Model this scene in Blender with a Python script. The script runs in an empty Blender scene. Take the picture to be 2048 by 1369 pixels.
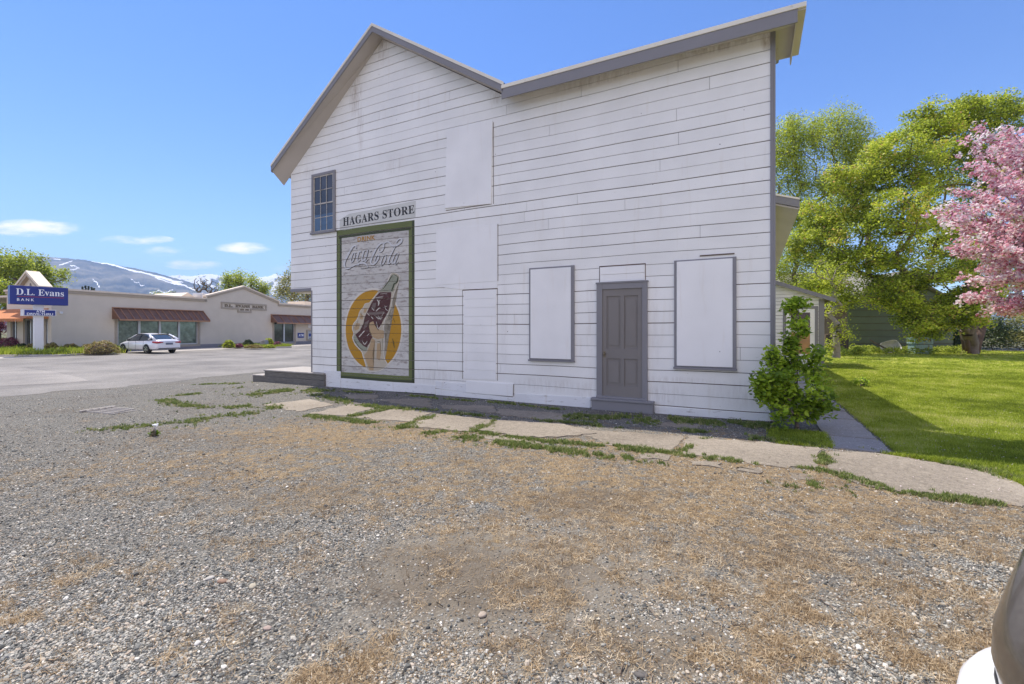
import bpy, bmesh, math, random
import numpy as np
from mathutils import Vector, Matrix
random.seed(7); RNG = np.random.default_rng(7)
SC = bpy.context.scene; COL = SC.collection
PI = math.pi; R = math.radians
# ------------------------------------------------------------------ camera, sky, sun
F, CX, HY, H = 920.0, 1024.0, 660.0, 1.6          # focal length in photo pixels, centre column, horizon row, eye height
cam = bpy.data.cameras.new('camera'); camo = bpy.data.objects.new('camera', cam); COL.objects.link(camo)
camo.location = (0, 0, H); camo.rotation_euler = (R(90), 0, 0)
cam.sensor_width = 36; cam.lens = F / 2048 * 36; cam.shift_y = -(684.5 - HY) / 2048
cam.clip_start = .05; cam.clip_end = 20000
SC.camera = camo
SUN_V = Vector((-.33, .37, 1.0)).normalized()      # towards the sun
world = bpy.data.worlds.new('World'); SC.world = world; world.use_nodes = True
wt = world.node_tree; WN = wt.nodes; WL = wt.links
sky = WN.new('ShaderNodeTexSky'); sky.sky_type = 'NISHITA'; sky.sun_disc = False
sky.sun_elevation = math.asin(SUN_V.z); sky.sun_rotation = math.atan2(SUN_V.x, SUN_V.y)
sky.altitude = 1600; sky.air_density = 1.0; sky.dust_density = .4; sky.ozone_density = 1.0
def wmath(op, a, b=None):
    n = WN.new('ShaderNodeMath'); n.operation = op
    for i, v in enumerate((a, b)):
        if v is None: continue
        if isinstance(v, (int, float)): n.inputs[i].default_value = v
        else: WL.new(v, n.inputs[i])
    return n.outputs[0]
tc = WN.new('ShaderNodeTexCoord'); sp = WN.new('ShaderNodeSeparateXYZ'); WL.new(tc.outputs['Generated'], sp.inputs[0])
yy = wmath('MAXIMUM', sp.outputs[1], .02)
ca = wmath('DIVIDE', sp.outputs[0], yy); cb = wmath('DIVIDE', sp.outputs[2], yy)
cmb = WN.new('ShaderNodeCombineXYZ'); WL.new(wmath('MULTIPLY', ca, 9), cmb.inputs[0]); WL.new(wmath('MULTIPLY', cb, 34), cmb.inputs[1])
cn = WN.new('ShaderNodeTexNoise'); cn.inputs['Scale'].default_value = 1.0; cn.inputs['Detail'].default_value = 8; cn.inputs['Roughness'].default_value = .62
WL.new(cmb.outputs[0], cn.inputs['Vector'])
tot = None
for (px, py, sx, sy, st) in ((60, 456, 125, 21, 1.15), (272, 480, 88, 13, .8), (328, 503, 58, 14, .9), (490, 497, 68, 14, 1.0), (385, 529, 70, 13, .85), (600, 540, 90, 16, .5), (120, 436, 60, 7, .4)):
    dx = wmath('DIVIDE', wmath('SUBTRACT', ca, (px - CX) / F), sx / F); dy = wmath('DIVIDE', wmath('SUBTRACT', cb, (HY - py) / F), sy / F)
    d2 = wmath('ADD', wmath('MULTIPLY', dx, dx), wmath('MULTIPLY', dy, dy))
    e = wmath('MULTIPLY', wmath('MAXIMUM', wmath('SUBTRACT', 1.0, d2), 0.0), st)
    tot = e if tot is None else wmath('MAXIMUM', tot, e)
mk = WN.new('ShaderNodeMapRange'); mk.interpolation_type = 'SMOOTHSTEP'; mk.inputs[1].default_value = .16; mk.inputs[2].default_value = 1.3
WL.new(wmath('MULTIPLY', wmath('MINIMUM', wmath('MULTIPLY', tot, 4.0), 1.0), wmath('ADD', wmath('MULTIPLY', tot, .8), wmath('MULTIPLY', wmath('SUBTRACT', cn.outputs[0], .5), 2.4))), mk.inputs[0]); cl = mk.outputs[0]
clf = wmath('MINIMUM', cl, .8)
# thin brightening of the sky towards the horizon
hz = wmath('POWER', wmath('MAXIMUM', wmath('SUBTRACT', 1.0, wmath('MULTIPLY', sp.outputs[2], 1.8)), 0.0), 2.0)
tint = WN.new('ShaderNodeMixRGB'); tint.blend_type = 'MULTIPLY'; tint.inputs[0].default_value = 1
WL.new(sky.outputs[0], tint.inputs[1])
tr = WN.new('ShaderNodeMixRGB'); WL.new(hz, tr.inputs[0]); tr.inputs[1].default_value = (.42, .62, .93, 1); tr.inputs[2].default_value = (.86, .93, .98, 1)
WL.new(tr.outputs[0], tint.inputs[2])
cmx = WN.new('ShaderNodeMixRGB'); WL.new(clf, cmx.inputs[0]); WL.new(tint.outputs[0], cmx.inputs[1]); cmx.inputs[2].default_value = (9.0, 8.0, 8.9, 1)
# unseen broken cloud added behind the viewer to brighten the shaded wall
bk = WN.new('ShaderNodeMapRange'); bk.interpolation_type = 'SMOOTHSTEP'; bk.inputs[1].default_value = -.05; bk.inputs[2].default_value = -.45; bk.inputs[3].default_value = 0; bk.inputs[4].default_value = 1; WL.new(sp.outputs[1], bk.inputs[0])
bn = WN.new('ShaderNodeTexNoise'); bn.inputs['Scale'].default_value = 3.0; bn.inputs['Detail'].default_value = 6; WL.new(tc.outputs['Generated'], bn.inputs['Vector'])
bm_ = WN.new('ShaderNodeMapRange'); bm_.inputs[1].default_value = .36; bm_.inputs[2].default_value = .55; WL.new(bn.outputs[0], bm_.inputs[0])
bx_ = WN.new('ShaderNodeMixRGB'); WL.new(wmath('MULTIPLY', bk.outputs[0], bm_.outputs[0]), bx_.inputs[0]); WL.new(cmx.outputs[0], bx_.inputs[1]); bx_.inputs[2].default_value = (4.6, 4.35, 5.0, 1)
bg = WN['Background']; WL.new(bx_.outputs[0], bg.inputs[0]); bg.inputs[1].default_value = .12
sun = bpy.data.lights.new('sun', 'SUN'); sun.energy = 3.3; sun.angle = R(.53); sun.color = (1.0, .92, .80)
suno = bpy.data.objects.new('sun', sun); COL.objects.link(suno); suno.rotation_euler = SUN_V.to_track_quat('Z', 'Y').to_euler()
VS = SC.view_settings; VS.view_transform = 'Standard'; VS.look = 'None'; VS.gamma = 1; VS.use_curve_mapping = False
VS.exposure = 1.08
SC.cycles.max_bounces = 6; SC.cycles.diffuse_bounces = 3; SC.cycles.transparent_max_bounces = 8
SC.cycles.use_denoising = True
# ------------------------------------------------------------------ helpers
def tag(o, label=None, cat=None, group=None, kind=None):
    if label: o['label'] = label
    if cat: o['category'] = cat
    if group: o['group'] = group
    if kind: o['kind'] = kind
    return o
def empty(name, loc=(0, 0, 0), rz=0, **k):
    o = bpy.data.objects.new(name, None); o.empty_display_size = .2; COL.objects.link(o)
    o.location = loc; o.rotation_euler = (0, 0, rz); tag(o, **k); return o
def link_mesh(name, me, mat, parent=None, smooth=False):
    o = bpy.data.objects.new(name, me); COL.objects.link(o)
    for m in (mat if isinstance(mat, (list, tuple)) else [mat]):
        if m: me.materials.append(m)
    if smooth and len(me.polygons): me.polygons.foreach_set('use_smooth', np.ones(len(me.polygons), bool))
    if parent: o.parent = parent
    return o
def np_mesh(name, V, Fc, attrs=None):
    V = np.asarray(V, np.float32); Fc = np.asarray(Fc, np.int32); k = Fc.shape[1]
    me = bpy.data.meshes.new(name); me.vertices.add(len(V)); me.vertices.foreach_set('co', V.ravel())
    me.loops.add(Fc.size); me.loops.foreach_set('vertex_index', Fc.ravel())
    me.polygons.add(len(Fc)); me.polygons.foreach_set('loop_start', np.arange(0, Fc.size, k, dtype=np.int32))
    for a, arr in (attrs or {}).items():
        at = me.attributes.new(a, 'FLOAT', 'POINT'); at.data.foreach_set('value', np.asarray(arr, np.float32))
    me.update(calc_edges=True); return me
class MB:
    def __init__(s): s.v = []; s.f = []; s.mi = []; s.cur = 0
    def add(s, vs, fs):
        b = len(s.v); s.v += [tuple(v) for v in vs]
        for f in fs: s.f.append(tuple(b + i for i in f)); s.mi.append(s.cur)
    def box(s, x0, x1, y0, y1, z0, z1):
        s.add([(x0, y0, z0), (x1, y0, z0), (x1, y1, z0), (x0, y1, z0), (x0, y0, z1), (x1, y0, z1), (x1, y1, z1), (x0, y1, z1)],
              [(0, 3, 2, 1), (4, 5, 6, 7), (0, 1, 5, 4), (1, 2, 6, 5), (2, 3, 7, 6), (3, 0, 4, 7)])
    def quad(s, *p): s.add(p, [tuple(range(len(p)))])
    def prism(s, poly, axis, a0, a1):
        """poly: 2D points; axis 'y': (x,z) extruded along y; 'z': (x,y) extruded up; 'x': (y,z)"""
        n = len(poly)
        mk = {'y': lambda p, t: (p[0], t, p[1]), 'z': lambda p, t: (p[0], p[1], t), 'x': lambda p, t: (t, p[0], p[1])}[axis]
        s.add([mk(p, a0) for p in poly] + [mk(p, a1) for p in poly],
              [tuple(range(n))[::-1], tuple(range(n, 2 * n))] + [(i, (i + 1) % n, n + (i + 1) % n, n + i) for i in range(n)])
    def tube(s, pts, rad, n=8, cap=True):
        pts = [Vector(p) for p in pts]; rad = rad if isinstance(rad, (list, tuple)) else [rad] * len(pts)
        b = len(s.v); up = Vector((.13, .27, .95)).normalized()
        for i, p in enumerate(pts):
            t = (pts[min(i + 1, len(pts) - 1)] - pts[max(i - 1, 0)]).normalized()
            x = t.cross(up if abs(t.dot(up)) < .95 else Vector((1, 0, 0))).normalized(); y = t.cross(x)
            for k in range(n):
                a = 2 * PI * k / n; s.v.append(tuple(p + (x * math.cos(a) + y * math.sin(a)) * rad[i]))
        for i in range(len(pts) - 1):
            for k in range(n):
                s.f.append((b + i * n + k, b + i * n + (k + 1) % n, b + (i + 1) * n + (k + 1) % n, b + (i + 1) * n + k)); s.mi.append(s.cur)
        if cap:
            s.f.append(tuple(b + k for k in range(n))[::-1]); s.mi.append(s.cur)
            e = b + (len(pts) - 1) * n; s.f.append(tuple(e + k for k in range(n))); s.mi.append(s.cur)
    def build(s, name, mat, parent=None, smooth=False, bevel=0):
        me = bpy.data.meshes.new(name); me.from_pydata(s.v, [], s.f)
        if len(set(s.mi)) > 1: me.polygons.foreach_set('material_index', s.mi)
        bm = bmesh.new(); bm.from_mesh(me); bmesh.ops.recalc_face_normals(bm, faces=bm.faces)
        bm.to_mesh(me); bm.free()
        o = link_mesh(name, me, mat, parent, smooth)
        if bevel:
            m = o.modifiers.new('bevel', 'BEVEL'); m.width = bevel; m.segments = 2; m.limit_method = 'ANGLE'; m.angle_limit = R(40)
        return o
class Frame:
    """a wall's own axes: a along the wall, b away from the viewer, z up"""
    def __init__(s, ox, oy, dx, dy):
        l = math.hypot(dx, dy); s.o = (ox, oy); s.d = (dx / l, dy / l); s.n = (-dy / l, dx / l); s.rz = math.atan2(dy, dx)
    def loc(s, x, y):
        rx, ry = x - s.o[0], y - s.o[1]; return rx * s.d[0] + ry * s.d[1], rx * s.n[0] + ry * s.n[1]
    def wor(s, a, b): return s.o[0] + a * s.d[0] + b * s.n[0], s.o[1] + a * s.d[1] + b * s.n[1]
    def face(s, px, py, c=0):                                   # point on the plane b = c
        rx = (px - CX) / F; t = (s.o[0] * s.n[0] + s.o[1] * s.n[1] + c) / (rx * s.n[0] + s.n[1])
        return s.loc(rx * t, t)[0], H + (HY - py) / F * t
    def side(s, px, py, c=0):                                   # point on the plane a = c
        rx = (px - CX) / F; t = (s.o[0] * s.d[0] + s.o[1] * s.d[1] + c) / (rx * s.d[0] + s.d[1])
        return s.loc(rx * t, t)[1], H + (HY - py) / F * t
    def gnd(s, px, py, z=0):
        t = (H - z) * F / (py - HY); return s.loc((px - CX) / F * t, t)
def G(px, py, z=0):
    t = (H - z) * F / (py - HY); return (px - CX) / F * t, t
def at(px, Y): return (px - CX) / F * Y
def zat(py, Y): return H + (HY - py) / F * Y
# ------------------------------------------------------------------ materials
def new_mat(name):
    m = bpy.data.materials.new(name); m.use_nodes = True; return m, m.node_tree.nodes, m.node_tree.links, m.node_tree.nodes['Principled BSDF']
def pm(name, col, rough=.6, metal=0, var=.12, scale=3.0, bump=0, bscale=40, spec=None, stretch=(1, 1, 1), var2=0, scale2=30, coat=0, island=0, trans=0):
    m, N, L, P = new_mat(name)
    tcn = N.new('ShaderNodeTexCoord'); mp = N.new('ShaderNodeMapping'); mp.inputs['Scale'].default_value = stretch; L.new(tcn.outputs['Object'], mp.inputs[0])
    hs = N.new('ShaderNodeHueSaturation'); hs.inputs['Color'].default_value = (*col, 1)
    no = N.new('ShaderNodeTexNoise'); no.inputs['Scale'].default_value = scale; no.inputs['Detail'].default_value = 5; L.new(mp.outputs[0], no.inputs['Vector'])
    mr = N.new('ShaderNodeMapRange'); mr.inputs[1].default_value = .25; mr.inputs[2].default_value = .75; mr.inputs[3].default_value = 1 - var; mr.inputs[4].default_value = 1 + var; L.new(no.outputs[0], mr.inputs[0])
    v = mr.outputs[0]
    if var2:
        n2 = N.new('ShaderNodeTexNoise'); n2.inputs['Scale'].default_value = scale2; n2.inputs['Detail'].default_value = 4; L.new(mp.outputs[0], n2.inputs['Vector'])
        m2 = N.new('ShaderNodeMapRange'); m2.inputs[1].default_value = .3; m2.inputs[2].default_value = .7; m2.inputs[3].default_value = 1 - var2; m2.inputs[4].default_value = 1 + var2; L.new(n2.outputs[0], m2.inputs[0])
        mu = N.new('ShaderNodeMath'); mu.operation = 'MULTIPLY'; L.new(v, mu.inputs[0]); L.new(m2.outputs[0], mu.inputs[1]); v = mu.outputs[0]
    if island:
        ge = N.new('ShaderNodeNewGeometry'); m3 = N.new('ShaderNodeMapRange'); m3.inputs[3].default_value = 1 - island; m3.inputs[4].default_value = 1 + island; L.new(ge.outputs['Random Per Island'], m3.inputs[0])
        mu = N.new('ShaderNodeMath'); mu.operation = 'MULTIPLY'; L.new(v, mu.inputs[0]); L.new(m3.outputs[0], mu.inputs[1]); v = mu.outputs[0]
    L.new(v, hs.inputs['Value']); L.new(hs.outputs[0], P.inputs['Base Color'])
    P.inputs['Roughness'].default_value = rough; P.inputs['Metallic'].default_value = metal
    if spec is not None: P.inputs['Specular IOR Level'].default_value = spec
    if coat: P.inputs['Coat Weight'].default_value = coat; P.inputs['Coat Roughness'].default_value = .05
    if trans: P.inputs['Transmission Weight'].default_value = trans
    if bump:
        nb = N.new('ShaderNodeTexNoise'); nb.inputs['Scale'].default_value = bscale; nb.inputs['Detail'].default_value = 6; L.new(mp.outputs[0], nb.inputs['Vector'])
        bu = N.new('ShaderNodeBump'); bu.inputs['Strength'].default_value = bump; bu.inputs['Distance'].default_value = .01; L.new(nb.outputs[0], bu.inputs['Height']); L.new(bu.outputs[0], P.inputs['Normal'])
    return m
def ramp(N, L, src, stops, interp='LINEAR'):
    r = N.new('ShaderNodeValToRGB'); r.color_ramp.interpolation = interp
    el = r.color_ramp.elements
    while len(el) < len(stops): el.new(.5)
    for e, (p, c) in zip(el, stops): e.position = p; e.color = (*c, 1)
    L.new(src, r.inputs[0]); return r.outputs[0]
def leaf_mat(name, stops, trans=.45, rough=.5, gain=1.9):
    m, N, L, P = new_mat(name); a = N.new('ShaderNodeAttribute'); a.attribute_name = 'v'
    c = ramp(N, L, a.outputs['Fac'], [(p, tuple(min(x * gain, .8) for x in q)) for p, q in stops])
    L.new(c, P.inputs['Base Color']); P.inputs['Roughness'].default_value = rough; P.inputs['Specular IOR Level'].default_value = .3
    T = N.new('ShaderNodeBsdfTranslucent'); L.new(c, T.inputs[0]); mx = N.new('ShaderNodeMixShader'); mx.inputs[0].default_value = trans
    L.new(P.outputs[0], mx.inputs[1]); L.new(T.outputs[0], mx.inputs[2]); L.new(mx.outputs[0], N['Material Output'].inputs[0]); return m
STAINS = []
def paint_mat(name, col, worn=.25, under=(.36, .33, .30), rough=.6, stains=0, scale=6, specks=0, stretch=(1, 1, 5), isl=.03):
    """old paint on boards: slight variation board to board, worn spots, optional rust stains and nail specks"""
    m, N, L, P = new_mat(name)
    t = N.new('ShaderNodeTexCoord'); mp = N.new('ShaderNodeMapping'); mp.inputs['Scale'].default_value = stretch; L.new(t.outputs['Object'], mp.inputs[0])
    no = N.new('ShaderNodeTexNoise'); no.inputs['Scale'].default_value = scale; no.inputs['Detail'].default_value = 9; no.inputs['Roughness'].default_value = .72; L.new(mp.outputs[0], no.inputs['Vector'])
    lo = .5 + (.5 - worn) * .42
    mr = N.new('ShaderNodeMapRange'); mr.inputs[1].default_value = lo; mr.inputs[2].default_value = lo + .12; L.new(no.outputs[0], mr.inputs[0])
    n2 = N.new('ShaderNodeTexNoise'); n2.inputs['Scale'].default_value = 1.1; n2.inputs['Detail'].default_value = 4; L.new(t.outputs['Object'], n2.inputs['Vector'])
    v = N.new('ShaderNodeMapRange'); v.inputs[1].default_value = .3; v.inputs[2].default_value = .7; v.inputs[3].default_value = .94; v.inputs[4].default_value = 1.05; L.new(n2.outputs[0], v.inputs[0])
    ge = N.new('ShaderNodeNewGeometry'); gi = N.new('ShaderNodeMapRange'); gi.inputs[3].default_value = 1 - isl; gi.inputs[4].default_value = 1 + isl; L.new(ge.outputs['Random Per Island'], gi.inputs[0])
    mu = N.new('ShaderNodeMath'); mu.operation = 'MULTIPLY'; L.new(v.outputs[0], mu.inputs[0]); L.new(gi.outputs[0], mu.inputs[1])
    hs = N.new('ShaderNodeHueSaturation'); hs.inputs['Color'].default_value = (*col, 1); L.new(mu.outputs[0], hs.inputs['Value'])
    mx = N.new('ShaderNodeMixRGB'); L.new(mr.outputs[0], mx.inputs[0]); L.new(hs.outputs[0], mx.inputs[1]); mx.inputs[2].default_value = (*under, 1)
    c = mx.outputs[0]
    if specks:
        vo = N.new('ShaderNodeTexVoronoi'); vo.inputs['Scale'].default_value = specks; vo.inputs['Randomness'].default_value = 1; L.new(t.outputs['Object'], vo.inputs['Vector'])
        lt = N.new('ShaderNodeMath'); lt.operation = 'LESS_THAN'; L.new(vo.outputs['Distance'], lt.inputs[0]); lt.inputs[1].default_value = .035
        wn = N.new('ShaderNodeMath'); wn.operation = 'LESS_THAN'; sc = N.new('ShaderNodeSeparateColor'); L.new(vo.outputs['Color'], sc.inputs[0]); L.new(sc.outputs[0], wn.inputs[0]); wn.inputs[1].default_value = .45
        m3 = N.new('ShaderNodeMath'); m3.operation = 'MULTIPLY'; L.new(lt.outputs[0], m3.inputs[0]); L.new(wn.outputs[0], m3.inputs[1])
        m4 = N.new('ShaderNodeMixRGB'); L.new(m3.outputs[0], m4.inputs[0]); L.new(c, m4.inputs[1]); m4.inputs[2].default_value = (.12, .09, .08, 1); c = m4.outputs[0]
    if stains:
        n3 = N.new('ShaderNodeTexNoise'); n3.inputs['Scale'].default_value = 1; n3.inputs['Detail'].default_value = 6
        mp3 = N.new('ShaderNodeMapping'); mp3.inputs['Scale'].default_value = (9, 9, .9); L.new(t.outputs['Object'], mp3.inputs[0]); L.new(mp3.outputs[0], n3.inputs['Vector'])
        m5 = N.new('ShaderNodeMapRange'); m5.inputs[1].default_value = .60; m5.inputs[2].default_value = .85; m5.inputs[4].default_value = stains; L.new(n3.outputs[0], m5.inputs[0])
        m6 = N.new('ShaderNodeMixRGB'); m6.blend_type = 'MULTIPLY'; L.new(m5.outputs[0], m6.inputs[0]); L.new(c, m6.inputs[1]); m6.inputs[2].default_value = (.72, .62, .48, 1); c = m6.outputs[0]
    for (su, sz_, ru, rz_, st_) in (STAINS if name == 'white_siding_paint' else []):
        sp_n = N.new('ShaderNodeSeparateXYZ'); L.new(t.outputs['Object'], sp_n.inputs[0])
        def mm_(op, a, b_):
            q = N.new('ShaderNodeMath'); q.operation = op
            for k_, v_ in enumerate((a, b_)):
                if isinstance(v_, (int, float)): q.inputs[k_].default_value = v_
                else: L.new(v_, q.inputs[k_])
            return q.outputs[0]
        ax = mm_('DIVIDE', mm_('SUBTRACT', sp_n.outputs[0], su), ru); az = mm_('DIVIDE', mm_('SUBTRACT', sp_n.outputs[2], sz_), rz_)
        e_ = mm_('MAXIMUM', mm_('SUBTRACT', 1.0, mm_('ADD', mm_('MULTIPLY', ax, ax), mm_('MULTIPLY', az, az))), 0.0)
        ns_ = N.new('ShaderNodeTexNoise'); ns_.inputs['Scale'].default_value = 1; ns_.inputs['Detail'].default_value = 8; ns_.inputs['Roughness'].default_value = .75
        mpn = N.new('ShaderNodeMapping'); mpn.inputs['Scale'].default_value = (16, 16, 3); L.new(t.outputs['Object'], mpn.inputs[0]); L.new(mpn.outputs[0], ns_.inputs['Vector'])
        f_ = N.new('ShaderNodeMapRange'); f_.inputs[1].default_value = .40; f_.inputs[2].default_value = .68; L.new(ns_.outputs[0], f_.inputs[0])
        mxs = N.new('ShaderNodeMixRGB'); L.new(mm_('MULTIPLY', mm_('MULTIPLY', e_, f_.outputs[0]), st_ * (.8 if sz_ > 3 else .42)), mxs.inputs[0]); L.new(c, mxs.inputs[1]); mxs.inputs[2].default_value = (.30, .21, .13, 1); c = mxs.outputs[0]
    L.new(c, P.inputs['Base Color']); P.inputs['Roughness'].default_value = rough; P.inputs['Specular IOR Level'].default_value = .35
    bu = N.new('ShaderNodeBump'); bu.inputs['Strength'].default_value = .25; bu.inputs['Distance'].default_value = .004; L.new(no.outputs[0], bu.inputs['Height']); L.new(bu.outputs[0], P.inputs['Normal'])
    return m
M = {}
M['white'] = None; WHITE = dict(col=(.86, .84, .80), worn=.17, specks=3.4, stains=.26, under=(.5, .47, .43))
M['white2'] = paint_mat('white_board_paint', (.88, .86, .83), worn=.14, specks=4.5, stains=.3, under=(.55, .52, .48))
M['base_white'] = paint_mat('chipped_white_base_paint', (.80, .79, .78), worn=.33, specks=4, stains=.6, under=(.42, .38, .34), scale=4)
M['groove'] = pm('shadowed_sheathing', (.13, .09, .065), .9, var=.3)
M['gray'] = paint_mat('grey_trim_paint', (.24, .23, .238), worn=.18, under=(.33, .28, .24), stretch=(3, 3, 3), scale=5)
M['gray_d'] = paint_mat('grey_door_paint', (.215, .195, .18), worn=.22, under=(.27, .24, .22), stretch=(6, 6, 1), scale=6)
M['cream'] = paint_mat('cream_eave_paint', (.80, .74, .62), worn=.25, under=(.4, .34, .28))
M['soffit'] = paint_mat('soffit_paint', (.52, .47, .43), worn=.2, under=(.35, .28, .22))
M['shingle'] = pm('dark_shingles', (.09, .085, .08), .9, var=.3, scale=14, bump=.6)
M['wood'] = pm('weathered_step_wood', (.15, .138, .122), .85, var=.3, scale=4, stretch=(1, 8, 14), bump=.6, bscale=12, var2=.25, scale2=9)
M['wood_l'] = pm('worn_tread_wood', (.36, .33, .30), .8, var=.2, scale=4, stretch=(1.5, 14, 1), bump=.4)
M['glass'] = pm('old_window_glass', (.03, .035, .045), .06, var=.5, scale=2, spec=.7)
M['glass_blue'] = pm('bluish_window_glass', (.05, .09, .15), .1, var=.5, scale=3, spec=.7)
M['stucco'] = pm('beige_stucco', (.64, .565, .47), .9, var=.05, scale=1.2, bump=.35, bscale=60, var2=.03)
M['stucco_t'] = pm('tan_cornice', (.40, .34, .27), .85, var=.06)
M['letter'] = pm('brown_letters', (.22, .18, .13), .8, var=.05)
M['stucco_w'] = pm('pale_coping', (.72, .62, .50), .7, var=.06)
M['stucco_b'] = pm('grey_wall_base', (.24, .23, .25), .85, var=.1)
M['copper'] = pm('copper_awning', (.23, .12, .075), .42, metal=.35, var=.2, scale=2.5)
M['copper_l'] = pm('copper_awning_trim', (.40, .21, .12), .45, metal=.3, var=.15)
M['canvas'] = pm('orange_awning_canvas', (.50, .19, .07), .8, var=.1)
M['bglass'] = pm('green_reflective_glass', (.17, .205, .185), .14, metal=.55, var=.35, scale=1.6, var2=.3, scale2=5)
M['dglass'] = pm('dark_entrance_glass', (.04, .05, .05), .06, var=.4, spec=.8, metal=.3)
M['alu'] = pm('pale_aluminium', (.55, .55, .57), .4, metal=.5, var=.06)
M['sign_blue'] = pm('blue_sign_face', (.012, .03, .22), .35, var=.05)
M['sign_white'] = pm('white_sign_metal', (.75, .74, .76), .45, var=.04)
M['sign_text'] = pm('white_lettering', (.85, .86, .9), .4, var=.01)
M['sign_red'] = pm('red_stripe', (.25, .03, .10), .4, var=.02)
M['concrete'] = pm('curb_concrete', (.42, .39, .35), .9, var=.15, scale=4, bump=.4, var2=.12)
M['carwhite'] = pm('white_car_paint', (.80, .80, .84), .22, var=.01, coat=.8)
M['carglass'] = pm('car_glass', (.03, .04, .05), .05, var=.2, spec=.9)
M['rubber'] = pm('tyre_rubber', (.02, .02, .02), .8, var=.2)
M['rim'] = pm('wheel_metal', (.55, .55, .57), .3, metal=.8, var=.05)
M['black'] = pm('black_plastic', (.015, .015, .017), .35, var=.1)
M['tail'] = pm('red_tail_lens', (.35, .01, .015), .2, var=.1, coat=.5)
M['plate'] = pm('plate_paint', (.12, .14, .2), .5, var=.2)
M['bark'] = pm('grey_brown_bark', (.16, .125, .10), .95, var=.35, scale=5, stretch=(1, 1, .25), bump=1, bscale=18)
M['bark_r'] = pm('reddish_bark', (.26, .17, .125), .95, var=.35, scale=3, stretch=(1, 1, .3), bump=1, bscale=12)
M['bark_d'] = pm('dark_reddish_bark', (.10, .065, .05), .95, var=.5, scale=3, stretch=(1, 1, .3), bump=1, bscale=12)
M['bark_g'] = pm('pale_twig_bark', (.24, .21, .18), .95, var=.25, scale=4)
# ------------------------------------------------------------------ the store's own axes
DX, DY = .8863, -.4630
_q = (516 / F * 7.957, 7.957)
_f = Frame(_q[0], _q[1], DX, DY); _a, _z = _f.face(1551, 845)
P0 = _f.wor(_a, 0); S = Frame(P0[0], P0[1], DX, DY)
def W(px, py, c=0): return S.face(px, py, c)
def uof(px, c=0): return S.face(px, 660, c)[0]
def HT(u):                                                       # height of the ground: the street lies a little lower
    t = min(max((-13.5 - u) / 4.0, 0), 1); return -.15 * t
def HTw(x, y): return HT(S.loc(x, y)[0])
def Gt(px, py):                                                  # pixel -> point on the ground
    z = 0.0
    for _ in range(6): x, y = G(px, py, z); z = HTw(x, y)
    return x, y, z
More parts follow.
